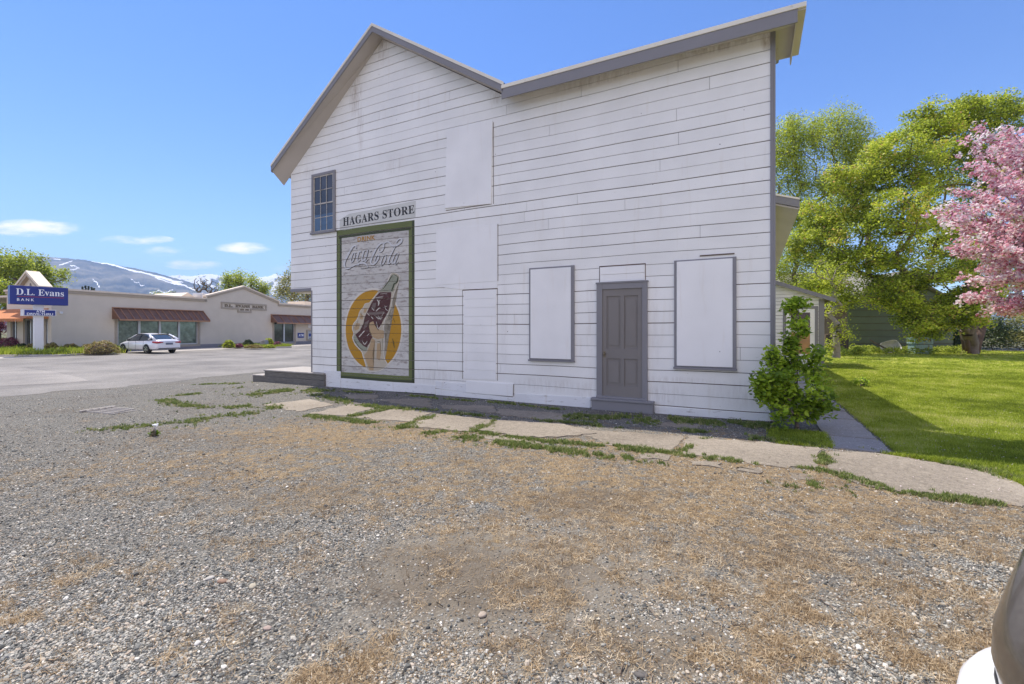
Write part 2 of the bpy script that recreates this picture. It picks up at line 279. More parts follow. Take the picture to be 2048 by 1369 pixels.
# ------------------------------------------------------------------ ground
def ground_material():
    m, N, L, P = new_mat('gravel_and_dry_grass')
    ge = N.new('ShaderNodeNewGeometry'); pos = ge.outputs['Position']
    def noise(scale, det=5, rough=.55, vec=None, off=None):
        n = N.new('ShaderNodeTexNoise'); n.inputs['Scale'].default_value = scale; n.inputs['Detail'].default_value = det; n.inputs['Roughness'].default_value = rough
        if off:
            mp = N.new('ShaderNodeMapping'); mp.inputs['Location'].default_value = off; L.new(vec or pos, mp.inputs[0]); L.new(mp.outputs[0], n.inputs['Vector'])
        else: L.new(vec or pos, n.inputs['Vector'])
        return n.outputs[0]
    def mth(op, a, b=None, c=None):
        n = N.new('ShaderNodeMath'); n.operation = op
        for i, v in enumerate((a, b, c)):
            if v is None: continue
            if isinstance(v, (int, float)): n.inputs[i].default_value = v
            else: L.new(v, n.inputs[i])
        return n.outputs[0]
    def mix(f, a, b):
        n = N.new('ShaderNodeMixRGB')
        for i, v in enumerate((f, a, b)):
            if isinstance(v, tuple): n.inputs[i].default_value = (*v, 1)
            elif isinstance(v, (int, float)): n.inputs[i].default_value = v
            else: L.new(v, n.inputs[i])
        return n.outputs[0]
    def sstep(v, a, b):
        n = N.new('ShaderNodeMapRange'); n.interpolation_type = 'SMOOTHSTEP'; n.inputs[1].default_value = a; n.inputs[2].default_value = b; L.new(v, n.inputs[0]); return n.outputs[0]
    def blob(x, y, rx, ry):
        s_ = N.new('ShaderNodeSeparateXYZ'); L.new(pos, s_.inputs[0])
        ax = mth('DIVIDE', mth('SUBTRACT', s_.outputs[0], x), rx); ay = mth('DIVIDE', mth('SUBTRACT', s_.outputs[1], y), ry)
        return mth('MAXIMUM', mth('SUBTRACT', 1.0, mth('ADD', mth('MULTIPLY', ax, ax), mth('MULTIPLY', ay, ay))), 0.0)
    # crushed stone: two sizes of cells
    v1 = N.new('ShaderNodeTexVoronoi'); v1.inputs['Scale'].default_value = 60; L.new(pos, v1.inputs['Vector'])
    v2 = N.new('ShaderNodeTexVoronoi'); v2.inputs['Scale'].default_value = 130; L.new(pos, v2.inputs['Vector'])
    s1 = N.new('ShaderNodeSeparateColor'); L.new(v1.outputs['Color'], s1.inputs[0]); s2 = N.new('ShaderNodeSeparateColor'); L.new(v2.outputs['Color'], s2.inputs[0])
    st = [(0, (.075, .078, .075)), (.3, (.18, .182, .172)), (.62, (.32, .315, .285)), (.86, (.48, .455, .39)), (.95, (.38, .30, .22)), (1, (.72, .70, .63))]
    g1 = ramp(N, L, s1.outputs[0], st); g2 = ramp(N, L, s2.outputs[0], st)
    gravel = mix(sstep(noise(3, 3), .45, .6), g1, g2)
    gap = sstep(v1.outputs['Distance'], .28, .75)
    gravel = mix(mth('MULTIPLY', gap, .6), gravel, (.05, .045, .04)); gravel = mix(.25, gravel, (.10, .095, .085))
    # straw and dead grass: thin fibres in several directions
    fib = None
    for k, (ang, of) in enumerate(((12, 0), (75, 3), (138, 7))):
        mp = N.new('ShaderNodeMapping'); mp.inputs['Rotation'].default_value = (0, 0, R(ang)); mp.inputs['Scale'].default_value = (110, 9, 1); mp.inputs['Location'].default_value = (of, of, of); L.new(pos, mp.inputs[0])
        f_ = noise(1, 2, .5, mp.outputs[0]); fib = f_ if fib is None else mth('MAXIMUM', fib, f_)
    straw = ramp(N, L, fib, [(.45, (.14, .10, .06)), (.6, (.32, .235, .14)), (.7, (.52, .40, .25)), (.85, (.70, .59, .42))])
    dry = mix(noise(9, 3), (.26, .18, .10), (.40, .335, .22)); straw = mix(.3, straw, dry); straw = mix(mth('MULTIPLY', sstep(noise(14, 5, .7, off=(3, 3, 0)), .46, .62), .6), straw, gravel)
    dirt = mix(noise(6, 6, .7), (.165, .145, .115), (.32, .29, .24))
    dirt = mix(mth('MULTIPLY', sstep(noise(60, 4, .7), .5, .7), .5), dirt, g2)
    # where each lies
    big = noise(.55, 6, .66); mid = noise(2.6, 5, .68, off=(5, 2, 0)); small = noise(9, 4, .6, off=(1, 9, 0))
    lot = mth('MAXIMUM', blob(2.6, 5.2, 6.6, 2.9), blob(-2.0, 7.2, 4.6, 1.7))
    lot = mth('MAXIMUM', lot, mth('MULTIPLY', blob(-3.2, 5.4, 3.2, 1.6), .75))
    lot = mth('MAXIMUM', lot, mth('MULTIPLY', blob(2.6, 2.6, 2.6, 1.2), .55))
    sm = mth('ADD', mth('MULTIPLY', lot, .34), mth('ADD', mth('MULTIPLY', big, .4), mth('ADD', mth('MULTIPLY', mid, .75), mth('MULTIPLY', small, .95))))
    sm = sstep(sm, 1.20, 1.42)
    dm = sstep(mth('ADD', mth('MULTIPLY', mth('MAXIMUM', blob(.1, 3.2, 1.6, 1.3), blob(.9, 2.4, 2.4, .8)), .6), mth('MULTIPLY', mid, .9)), .62, .9)
    col = mix(mth('MULTIPLY', dm, .8), gravel, dirt)
    col = mix(sm, col, straw)
    dk = sstep(noise(1.6, 5, .7, off=(8, 8, 0)), .58, .74); col = mix(mth('MULTIPLY', dk, .45), col, (.12, .09, .065)); dk2 = sstep(noise(.8, 4, .6, off=(2, 7, 0)), .50, .68); col = mix(mth('MULTIPLY', dk2, .30), col, (.14, .115, .09))
    # far ground: dull grass and soil
    s_ = N.new('ShaderNodeSeparateXYZ'); L.new(pos, s_.inputs[0])
    far = sstep(s_.outputs[1], 26, 60); col = mix(far, col, mix(noise(.05, 4), (.10, .13, .05), (.22, .19, .12)))
    wet = None
    for (bx_1, by_1, rx_1, ry_1, w_1) in ((-.25, 3.0, 1.2, .75, 1.0), (.72, 4.3, 1.0, .5, 1.0), (1.9, 3.3, 1.1, .5, .7), (-1.9, 4.4, 1.5, .45, .6), (3.4, 3.9, 1.2, .5, .6), (-4.6, 6.6, 2.5, .8, .6), (-.4, 5.6, 1.6, .4, .5), (.6, 2.3, .9, .35, .8)):
        e_1 = mth('MULTIPLY', blob(bx_1, by_1, rx_1, ry_1), w_1); wet = e_1 if wet is None else mth('MAXIMUM', wet, e_1)
    wet = sstep(mth('ADD', mth('MULTIPLY', wet, .9), mth('MULTIPLY', mth('SUBTRACT', noise(3.2, 7, .75, off=(4, 4, 0)), .5), 1.5)), .25, .85)
    col = mix(mth('MULTIPLY', wet, .62), col, mix(noise(22, 6, .75), (.075, .058, .042), (.20, .165, .125)))
    hsv = N.new('ShaderNodeHueSaturation'); hsv.inputs['Value'].default_value = .84; hsv.inputs['Saturation'].default_value = 1.1; L.new(col, hsv.inputs['Color']); L.new(hsv.outputs[0], P.inputs['Base Color']); P.inputs['Roughness'].default_value = .92; P.inputs['Specular IOR Level'].default_value = .2
    b1 = mth('MULTIPLY', mth('SUBTRACT', 1.0, v1.outputs['Distance']), 1.0)
    hgt = mth('ADD', mth('MULTIPLY', b1, .5), mth('ADD', mth('MULTIPLY', fib, mth('MULTIPLY', sm, .9)), mth('MULTIPLY', small, 1.2)))
    bu = N.new('ShaderNodeBump'); bu.inputs['Strength'].default_value = .9; bu.inputs['Distance'].default_value = .018; L.new(hgt, bu.inputs['Height']); L.new(bu.outputs[0], P.inputs['Normal'])
    return m
M['ground'] = ground_material()
us = [-9000, -60, -17.5, -16.5, -15.5, -14.5, -13.5, -6, 6, 60, 9000]; ns = [-3000, -30, -8, 0, 8, 30, 60, 200, 9000]
gv = [(*S.wor(u, n), HT(u)) for u in us for n in ns]
gf = [(i * len(ns) + j, (i + 1) * len(ns) + j, (i + 1) * len(ns) + j + 1, i * len(ns) + j + 1) for i in range(len(us) - 1) for j in range(len(ns) - 1)]
me = bpy.data.meshes.new('ground'); me.from_pydata(gv, [], gf); tag(link_mesh('ground', me, M['ground']), kind='structure')
def sheet(name, pts, z, mat, thick=0, label=None):
    """flat polygons laid on the ground; pts: list of polygons of (x, y)"""
    b = MB()
    for poly in pts:
        if thick: b.prism(poly, 'z', z - .02, z + thick)
        else: b.quad(*[(x, y, z) for x, y in poly])
    return tag(b.build(name, mat), kind='structure')
def asphalt_mat(name, a, b, sc=60):
    m, N, L, P = new_mat(name); ge = N.new('ShaderNodeNewGeometry')
    n1 = N.new('ShaderNodeTexNoise'); n1.inputs['Scale'].default_value = .35; n1.inputs['Detail'].default_value = 6; n1.inputs['Roughness'].default_value = .6; L.new(ge.outputs['Position'], n1.inputs['Vector'])
    n2 = N.new('ShaderNodeTexVoronoi'); n2.inputs['Scale'].default_value = sc; L.new(ge.outputs['Position'], n2.inputs['Vector'])
    s2 = N.new('ShaderNodeSeparateColor'); L.new(n2.outputs['Color'], s2.inputs[0])
    n3 = N.new('ShaderNodeTexNoise'); n3.inputs['Scale'].default_value = 14; n3.inputs['Detail'].default_value = 5; n3.inputs['Roughness'].default_value = .8; L.new(ge.outputs['Position'], n3.inputs['Vector'])
    ad = N.new('ShaderNodeMath'); ad.operation = 'MULTIPLY_ADD'; L.new(s2.outputs[0], ad.inputs[0]); ad.inputs[1].default_value = .28
    a2 = N.new('ShaderNodeMath'); a2.operation = 'MULTIPLY_ADD'; L.new(n3.outputs[0], a2.inputs[0]); a2.inputs[1].default_value = .7; L.new(n1.outputs[0], a2.inputs[2]); L.new(a2.outputs[0], ad.inputs[2])
    hv = N.new('ShaderNodeMath'); hv.operation = 'MULTIPLY'; L.new(ad.outputs[0], hv.inputs[0]); hv.inputs[1].default_value = .5
    c = ramp(N, L, hv.outputs[0], [(.36, a), (.62, b)]); L.new(c, P.inputs['Base Color']); P.inputs['Roughness'].default_value = .9
    bu = N.new('ShaderNodeBump'); bu.inputs['Strength'].default_value = .5; bu.inputs['Distance'].default_value = .01; L.new(n2.outputs['Distance'], bu.inputs['Height']); L.new(bu.outputs[0], P.inputs['Normal'])
    return m
M['asphalt'] = asphalt_mat('worn_chipseal_asphalt', (.10, .094, .088), (.285, .265, .24))
M['apron'] = asphalt_mat('light_concrete_apron', (.26, .245, .22), (.46, .42, .38), 20)
M['slab'] = asphalt_mat('old_sidewalk_concrete', (.12, .10, .075), (.34, .295, .235), 90)
M['path'] = asphalt_mat('weathered_path_concrete', (.22, .20, .19), (.38, .35, .33), 90)
# road: near edge uneven, far edge at the bank
rn = []
for k in range(700):
    n = -60 + k * .34; rn.append(S.wor(-17.9 - .35 * math.sin(n * .42) - .25 * math.sin(n * 1.1) - .16 * math.sin(n * 3.3) + random.gauss(0, .07), n))
roadpoly = rn + [S.wor(-52, 176), S.wor(-52, -60)]
sheet('road', [roadpoly], -.146, M['asphalt'])
sheet('road_patch', [[G(x, y, -.15) for x, y in ((-400, 734), (40, 736), (110, 745), (165, 757), (178, 763), (120, 768), (20, 772), (-400, 782))]], -.1415, asphalt_mat('old_light_asphalt', (.15, .14, .13), (.33, .305, .275)))
# ------------------------------------------------------------------ the white store
def gapv(z, gap): q = math.sin(z * 91.7) * 43758.5; return gap * (.5 + 1.0 * (q - math.floor(q)))
def poly_cut(polys, zs, gap, yv, th, joints=()):
    """polygons in (u, z) on the wall face cut into boards by grooves at zs; th = board thickness"""
    bm = bmesh.new()
    for poly in polys:
        try: bm.faces.new([bm.verts.new((p[0], yv, p[1])) for p in poly])
        except Exception: pass
    bmesh.ops.triangulate(bm, faces=[f for f in bm.faces if len(f.verts) > 4])
    if th: bmesh.ops.remove_doubles(bm, verts=bm.verts, dist=1e-4)
    for z in zs:
        for zz in (z, z + gapv(z, gap)):
            bmesh.ops.bisect_plane(bm, geom=bm.verts[:] + bm.edges[:] + bm.faces[:], dist=1e-6, plane_co=(0, 0, zz), plane_no=(0, 0, 1))
    zs_ = np.array(sorted(zs))
    def course(z):
        return int(np.searchsorted(zs_, z))
    dead = []
    for f in bm.faces:
        z = f.calc_center_median().z; i = course(z) - 1
        if i >= 0 and zs_[i] < z < zs_[i] + gapv(zs_[i], gap): dead.append(f)
    bmesh.ops.delete(bm, geom=dead, context='FACES')
    for (u, z) in joints:
        c = course(z)
        for uu in (u, u + .006):
            fs = [f for f in bm.faces if course(f.calc_center_median().z) == c]
            g = set(fs) | {e for f in fs for e in f.edges} | {v for f in fs for v in f.verts}
            bmesh.ops.bisect_plane(bm, geom=list(g), dist=1e-6, plane_co=(uu, 0, 0), plane_no=(1, 0, 0))
        dd = [f for f in bm.faces if course(f.calc_center_median().z) == c and u < f.calc_center_median().x < u + .006]
        bmesh.ops.delete(bm, geom=dd, context='FACES')
    if th:
        bmesh.ops.dissolve_limit(bm, angle_limit=.01, verts=bm.verts, edges=bm.edges)
    u0_ = min(v.co.x for v in bm.verts); u1_ = max(v.co.x for v in bm.verts); q_ = math.ceil(u0_ / .45) * .45
    while q_ < u1_:                                              # boards sag and wander a little
        bmesh.ops.bisect_plane(bm, geom=bm.verts[:] + bm.edges[:] + bm.faces[:], dist=1e-6, plane_co=(q_, 0, 0), plane_no=(1, 0, 0)); q_ += .45
    for v in bm.verts: v.co.z += .008 * math.sin(.9 * v.co.x + 1.3 * v.co.z) + .005 * math.sin(2.3 * v.co.x - 2.1 * v.co.z)
    if th:
        r = bmesh.ops.extrude_face_region(bm, geom=bm.faces[:])
        bmesh.ops.translate(bm, verts=[e for e in r['geom'] if isinstance(e, bmesh.types.BMVert)], vec=(0, th, 0))
    bmesh.ops.recalc_face_normals(bm, faces=bm.faces)
    me = bpy.data.meshes.new('boards'); bm.to_mesh(me); bm.free(); return me
store = empty('wooden_store', (P0[0], P0[1], 0), S.rz, label='two storey white clapboard store with grey trim, painted drink advert and boarded windows', cat='store')
STAINS += [(*W(x, y), ru, rz_, st_) for x, y, ru, rz_, st_ in ((766, 100, .25, .45, .9), (712, 190, .28, .7, .9), (722, 260, .15, .8, .5), (1533, 80, .10, .25, 1.2), (1000, 190, .35, .25, .6), (1200, 160, 1.2, .12, .5), (1430, 95, .9, .14, .8), (930, 130, .5, .25, .4), (620, 345, .3, .2, .4), (1190, 790, .5, .45, .7), (1320, 790, .6, .3, .7), (1100, 770, 1.0, .2, .6), (860, 750, 1.5, .25, .5), (1480, 790, .6, .3, .5), (640, 700, .4, .6, .4), (1180, 640, .1, 1.2, .5), (1310, 660, .1, 1.1, .4), (1010, 640, .1, 1.5, .4), (1350, 760, .8, .08, .8), (790, 330, .5, .3, .35))]
M['white'] = paint_mat('white_siding_paint', **WHITE)
uL = uof(583); uS = uof(626); uR = uof(1541)
zc = W(1541, 516.4)[1]; COURSE = .2241; GAP = .0125
ZS = [zc + k * COURSE for k in range(-30, 40)]; ZS = [z for z in ZS if .05 < z < 9.6]
z_over = W(600, 583)[1]; z_eave = W(583, 350)[1]; u_pk, z_pk = W(767, 79); u_v, z_v = W(1010, 192); u_r, z_r = W(1541, 66)
base_l = W(650, 773)[1]
prof = [(uL, z_over), (uL, z_eave), (u_pk, z_pk), (u_v, z_v), (u_r, z_r), (uR, .02), (uS, .02), (uS, z_over)]
JP = [(1014, 215), (1163, 178), (1200, 152), (1297, 110), (1356, 146), (1419, 157), (1353, 222), (1357, 270), (1100, 256), (1155, 398), (1054, 407), (1098, 440),
      (1049, 432), (893, 520), (700, 590), (1030, 640), (650, 640), (870, 745), (876, 662), (876, 705), (876, 725), (1001, 745), (1060, 600), (1480, 700), (760, 240), (900, 200), (800, 330), (690, 380), (1250, 400), (1400, 470), (620, 520), (1320, 330)]
zo = z_over
PP = [[(uL, zo), (uL, z_eave), (u_pk, z_pk), (u_pk, zo)], [(u_pk, zo), (u_pk, z_pk), (u_v, z_v), (u_v, zo)], [(u_v, zo), (u_v, z_v), (uR, z_r), (uR, zo)], [(uS, .02), (uS, zo), (u_pk, zo), (u_v, zo), (uR, zo), (uR, .02)]]
me = poly_cut(PP, ZS, GAP, -.022, .022, [W(x, y) for x, y in JP]); link_mesh('wall', me, M['white'], store)
b = MB(); b.prism(prof, 'y', 0.0, .12); b.build('sheathing', M['groove'], store)
# base boards below the siding: chipped wide pieces standing proud of the wall
for pts in (((650, 741), (683, 743), (683, 777), (650, 774)), ((684, 757), (872, 772), (872, 788), (684, 777)), ((873, 763), (934, 768), (934, 785), (873, 777)), ((1030, 787), (1182, 795), (1182, 816), (1030, 804)), ((1310, 813), (1536, 828), (1536, 843), (1310, 827)), ((873, 779), (1030, 795), (1030, 803), (873, 790))):
    b = MB(); b.prism([W(*p) for p in pts], 'y', -.034, -.0225); b.build('base_board', M['base_white'], store, bevel=.003)
# flat patches nailed over old openings
for nm, pts, th in (('plywood_patch', ((896, 262), (987, 244), (984, 409), (892, 418)), .05), ('flush_patch', ((874, 459), (996, 448), (996, 563), (873, 571)), .031),
                    ('repair_board', ((934, 762), (1028, 768), (1027, 793), (934, 785)), .045), ('repair_board', ((873, 572), (996, 564), (996, 577), (927, 580), (873, 574)), .033)):
    b = MB(); b.prism([W(*p) for p in pts], 'y', -th, -.0225); b.build(nm, M['white2'], store, bevel=.004)
b = MB()  # dark strips colour in a shadow line along the edges of the patches
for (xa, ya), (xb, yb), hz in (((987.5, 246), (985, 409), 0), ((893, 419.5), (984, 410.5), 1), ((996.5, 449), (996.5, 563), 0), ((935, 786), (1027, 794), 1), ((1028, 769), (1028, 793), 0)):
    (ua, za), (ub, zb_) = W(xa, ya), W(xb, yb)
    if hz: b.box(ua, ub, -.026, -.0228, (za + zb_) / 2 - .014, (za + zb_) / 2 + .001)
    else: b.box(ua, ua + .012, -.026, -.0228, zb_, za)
b.build('patch_edge_shadow', M['groove'], store)
# the boarded-up doorway: its own boards with slimmer joints inside a gap
dz = [W(960, y)[1] for y in (598, 616, 634, 652, 670, 688, 706, 723, 741)]
dp = [W(929, 583), W(994, 579), W(993, 760), (W(929, 583)[0], W(929, 758)[1])]
fr = MB(); 
e0, e1 = uof(926.5), uof(995.5)
fr.box(e0 - .012, e0, -.0235, -.0226, dp[3][1], dp[0][1] + .03); fr.box(e1, e1 + .012, -.0235, -.0226, dp[3][1], dp[0][1] + .03); fr.box(e0, e1, -.0235, -.0226, dp[0][1] + .012, dp[0][1] + .04)
bd = link_mesh('boarded_doorway', poly_cut([dp], dz, .007, -.034, .0115), M['white2'], store); fr.build('joint_gap', M['groove'], bd)
# boarded tall windows
def boarded_window(o, i, sill):
    pts = [W(*p) for p in o]; u0 = pts[0][0]; u1 = pts[1][0]; z1 = (pts[0][1] + pts[1][1]) / 2; z0 = (pts[2][1] + pts[3][1]) / 2
    q = [W(*p, -.05) for p in i]; a0 = (q[0][0] + q[3][0]) / 2; a1 = (q[1][0] + q[2][0]) / 2; c1 = (q[0][1] + q[1][1]) / 2; c0 = (q[2][1] + q[3][1]) / 2
    w = MB(); w.prism([(a0, c0), (a0, c1), (a1, c1), (a1, c0)], 'y', -.058, -.036)
    wo = w.build('boarded_window', M['white2'], store, bevel=.003)
    f = MB(); f.box(u0, a0 + .01, -.05, -.0225, z0, z1); f.box(a1 - .01, u1, -.066, -.0225, z0, z1); f.box(a0 + .01, a1 - .01, -.045, -.0225, c1 - .01, z1); f.box(a0 + .01, a1 - .01, -.0405, -.0225, z0, c0 + .01)
    f.build('window_frame', M['gray'], wo, bevel=.003)
    s_ = MB(); s_.box(u0 - .01, u1 + .01, -.085, -.0225, z0 - sill, z0 - .002); s_.build('sill', M['gray'], wo, bevel=.004)
boarded_window(((1060, 537), (1150, 532), (1147, 722), (1057, 718)), ((1062, 539), (1144, 535), (1142, 720), (1060, 716)), .035)
boarded_window(((1349, 521), (1473, 516), (1471, 738), (1349, 733)), ((1354, 523), (1467, 518), (1466, 736), (1353, 731)), .04)
b = MB(); p = [W(1400, 512.5), W(1469, 510)]; b.box(p[0][0], p[1][0], -.04, -.0225, p[0][1] - .012, p[0][1] + .008); b.build('gap_strip', M['groove'], store)
# side door
d0, d1 = uof(1195), uof(1296); dzt = W(1245, 567)[1]; dzb = W(1245, 797)[1]
dr = MB(); i0, i1 = uof(1205), uof(1287)
it = W(1245, 577)[1]
dr.box(i0, i1, -.024, -.0225, dzb, it)                      # recessed slab plane
dw = i1 - i0
def rel(fx0, fx1, fz0, fz1, y=-.045): dr.box(i0 + fx0 * dw, i0 + fx1 * dw, y, -.0245, dzb + fz0 * (it - dzb), dzb + fz1 * (it - dzb))
rel(0, .12, 0, 1); rel(.88, 1, 0, 1); rel(.12, .88, .93, 1); rel(.12, .88, 0, .11); rel(.12, .88, .36, .45); rel(.46, .55, .45, .93); rel(.46, .55, .11, .36)
for (a, c, e, g) in ((.17, .42, .48, .90), (.59, .83, .48, .90), (.17, .42, .14, .33), (.59, .83, .14, .33)): rel(a, c, e, g, -.034)
door = dr.build('door', M['gray_d'], store, bevel=.003)
b = MB(); b.box(d0, i0 + .012, -.072, -.0225, dzb, dzt); b.box(i1 - .012, d1, -.072, -.0225, dzb, dzt); b.box(i0 + .012, i1 - .012, -.07, -.0225, it - .012, dzt); b.box(d0 - .015, d1 + .015, -.085, -.0225, dzt, dzt + .03)
b.build('door_frame', M['gray'], door, bevel=.004)
b = MB(); kz = W(1211, 708)[1]; ku = i0 + .07 * dw; b.tube([(ku, -.046, kz), (ku, -.075, kz), (ku, -.085, kz), (ku, -.10, kz)], [.012, .012, .026, .018], 10); b.box(ku - .02, ku + .02, -.049, -.0455, kz - .07, kz + .05); b.build('door_knob', pm('worn_brass', (.22, .18, .12), .5, metal=.7), door)
b = MB(); t0, t1 = W(1201, 533), W(1290, 531); tz = W(1245, 563)[1]; b.box(t0[0], t1[0], -.036, -.0225, tz, tz + .14); b.box(t0[0], t1[0], -.038, -.0225, tz + .148, t0[1] - .03); b.build('transom_board', M['white2'], store, bevel=.003)
b = MB(); b.box(t0[0] - .02, t0[0] - .006, -.0235, -.0226, tz, t0[1]); b.box(t1[0] + .006, t1[0] + .02, -.0235, -.0226, tz, t0[1]); b.box(t0[0] - .02, t1[0] + .02, -.0235, -.0226, t0[1] - .024, t0[1]); b.build('joint_gap', M['groove'], store)
b = MB(); s0, s1 = uof(1183, -.15), uof(1306, -.15); sz = W(1245, 800, -.15)[1]
b.box(s0, s1, -.16, -.024, -.02, sz - .045); b.box(s0 - .01, s1 + .01, -.185, -.024, sz - .043, sz); b.box(d0, d1, -.11, -.024, sz + .001, sz + .04); b.build('door_step', M['gray'], store, bevel=.006)
# corner boards
b = MB(); b.box(uR - .004, uR + .045, -.04, .10, .05, z_r + .02); b.box(-.03, 0.0, -.036, .10, .05, z_r + .02); b.build('corner_board', M['gray'], store, bevel=.004)
b = MB(); b.box(uR + .0455, -.0305, -.012, .10, .05, z_r); b.build('corner_gap', M['groove'], store)
b = MB(); b.box(uS - .045, uS, -.034, .10, .3, z_over); b.build('porch_corner_board', M['gray'], store, bevel=.004)
b = MB(); b.box(uL - .01, uS - .047, -.032, .06, z_over - .01, z_over + .075); b.build('porch_lintel', M['gray'], store, bevel=.004)
b = MB(); b.box(uL + .01, uS - .05, .13, 4.2, z_over - .03, z_over - .002); b.build('porch_ceiling', M['cream'], store)
# small upstairs window
def px_rect(x0, x1, yt, yb, c=0):
    a0 = uof(x0, c); a1 = uof(x1, c); xm = (x0 + x1) / 2; return a0, a1, W(xm, yb, c)[1], W(xm, yt, c)[1]
a0, a1, c0, c1 = px_rect(626, 673, 346, 465); t = .075
b = MB(); b.box(a0, a0 + t, -.06, -.0225, c0, c1); b.box(a1 - t, a1, -.06, -.0225, c0, c1); b.box(a0 + t, a1 - t, -.058, -.0225, c1 - t, c1)
win = b.build('window', M['gray'], store, bevel=.004)
b = MB(); b.box(a0 - .03, a1 + .03, -.09, -.0225, c0 - .04, c0 + .02); b.build('sill', M['gray'], win, bevel=.004)
g0, g1, h0, h1 = a0 + t, a1 - t, c0 + .02, c1 - t; zm = (h0 + h1) / 2
s_ = MB(); mt = .035
for (za, zb, yo) in ((zm - .02, h1, -.044), (h0, zm + .02, -.036)):
    s_.box(g0, g0 + mt, yo, yo + .013, za, zb); s_.box(g1 - mt, g1, yo, yo + .013, za, zb); s_.box(g0 + mt, g1 - mt, yo, yo + .012, zb - mt, zb); s_.box(g0 + mt, g1 - mt, yo, yo + .012, za, za + mt)
    for k in (1, 2): x = g0 + mt + (g1 - g0 - 2 * mt) * k / 3; s_.box(x - .009, x + .009, yo + .001, yo + .011, za + mt, zb - mt)
    z = (za + zb) / 2; s_.box(g0 + mt, g1 - mt, yo + .002, yo + .010, z - .009, z + .009)
s_.build('sash', paint_mat('peeling_cream_paint', (.50, .46, .40), worn=.45, under=(.2, .17, .15)), win)
b = MB(); b.box(g0, g1, -.0285, -.0235, zm - .3, h1); b.build('pane', M['glass'], win)
b = MB(); b.box(g0, g1, -.0285, -.0235, h0, zm - .302); b.build('pane', M['glass_blue'], win)
# roofs -------------------------------------------------------------
OV = -.43
def Wo(px, py): return S.face(px, py, OV)
r_lt = Wo(541.6, 329); r_pk = Wo(743.7, 46.4); r_rt = Wo(1006, 163.5); s_lt = Wo(1003, 171); s_rt = Wo(1613, 3)
TH = .215; TL = .075
def roof_slab(name, pts, y0, y1, th, mat, parent=store, up=0):
    b = MB(); n = len(pts); b.prism([(u, z + up) for u, z in pts] + [(u, z + up - th) for u, z in reversed(pts)], 'y', y0, y1); return b.build(name, mat, parent)
gp = [r_lt, r_pk, r_rt]
roof_slab('roof', gp, OV + .03, 12.5, .05, M['shingle'], up=-.003)
roof_slab('drip_edge', gp, OV - .012, OV + .0295, TL, M['cream'])
roof_slab('rake_board', [(u, z - TL - .001) for u, z in gp], OV, OV + .028, TH - TL, M['gray'])
# underside from the rake board to the wall
def soffit(name, near, far, y0, y1, parent=store):
    b = MB()
    for i in range(len(near) - 1):
        b.add([(near[i][0], y0, near[i][1]), (near[i + 1][0], y0, near[i + 1][1]), (far[i + 1][0], y1, far[i + 1][1]), (far[i][0], y1, far[i][1]),
               (near[i][0], y0, near[i][1] + .02), (near[i + 1][0], y0, near[i + 1][1] + .02), (far[i + 1][0], y1, far[i + 1][1] + .02), (far[i][0], y1, far[i][1] + .02)],
              [(0, 1, 2, 3), (4, 5, 6, 7), (0, 1, 5, 4), (1, 2, 6, 5), (2, 3, 7, 6), (3, 0, 4, 7)])
    return b.build(name, M['soffit'], parent)
nb = [(u, z - TH + .03) for u, z in gp]
esl = (z_pk - z_eave) / (u_pk - uL)
soffit('soffit', [nb[0], nb[1], nb[2]], [(r_lt[0], z_eave + .0 - esl * (uL - r_lt[0])), (u_pk, z_pk + .0), (u_v + .03, z_v + .0)], OV + .029, .0)
slu = r_lt[0]
b = MB(); b.box(slu, uL, .001, 12.4, r_lt[1] - TH, r_lt[1] - TH + .03); b.box(slu - .02, slu, OV + .0285, 12.5, r_lt[1] - TH - .01, r_lt[1] - .06); b.build('eave', M['gray'], store)
# shed roof of the false front
sp_ = [s_lt, s_rt]; DEEP = 1.0
roof_slab('roof', sp_, OV + .03, DEEP, .05, M['shingle'], up=-.003)
roof_slab('drip_edge', sp_, OV - .014, OV + .0295, TL, M['cream'])
roof_slab('rake_board', [(u, z - TL - .001) for u, z in sp_][:1] + [(s_rt[0] - .12, s_rt[1] - TL - .001 - .12 * (s_rt[1] - s_lt[1]) / (s_rt[0] - s_lt[0]))], OV, OV + .028, .215, M['gray'])
nz0 = s_lt[1] - .25; nz1 = s_rt[1] - .25
soffit('soffit', [(s_lt[0], nz0), (s_rt[0] - .12, nz1)], [(u_v - .03, z_v - .0), (s_rt[0] - .12, z_r + .0)], OV + .029, 0.0)
b = MB(); b.box(s_rt[0] - .14, s_rt[0] - .12, OV + .0285, DEEP, nz1 - .0, s_rt[1] - .06); b.box(.001, s_rt[0] - .141, .001, DEEP, z_r + .001, z_r + .03); b.box(s_rt[0] - .119, s_rt[0], OV + .03, DEEP, s_rt[1] - .10, s_rt[1] - .056); b.build('eave', M['soffit'], store)
# body behind the faces
b = MB()
b.prism([(uL, z_over), (uL, z_eave), (u_pk, z_pk), (u_v, z_v), (u_v, .0), (uS, .0), (uS, z_over)], 'y', .121, 12.3); b.box(u_v + .001, -.002, .121, .95, 0, z_v - .25); b.build('side_wall', M['white'], store)
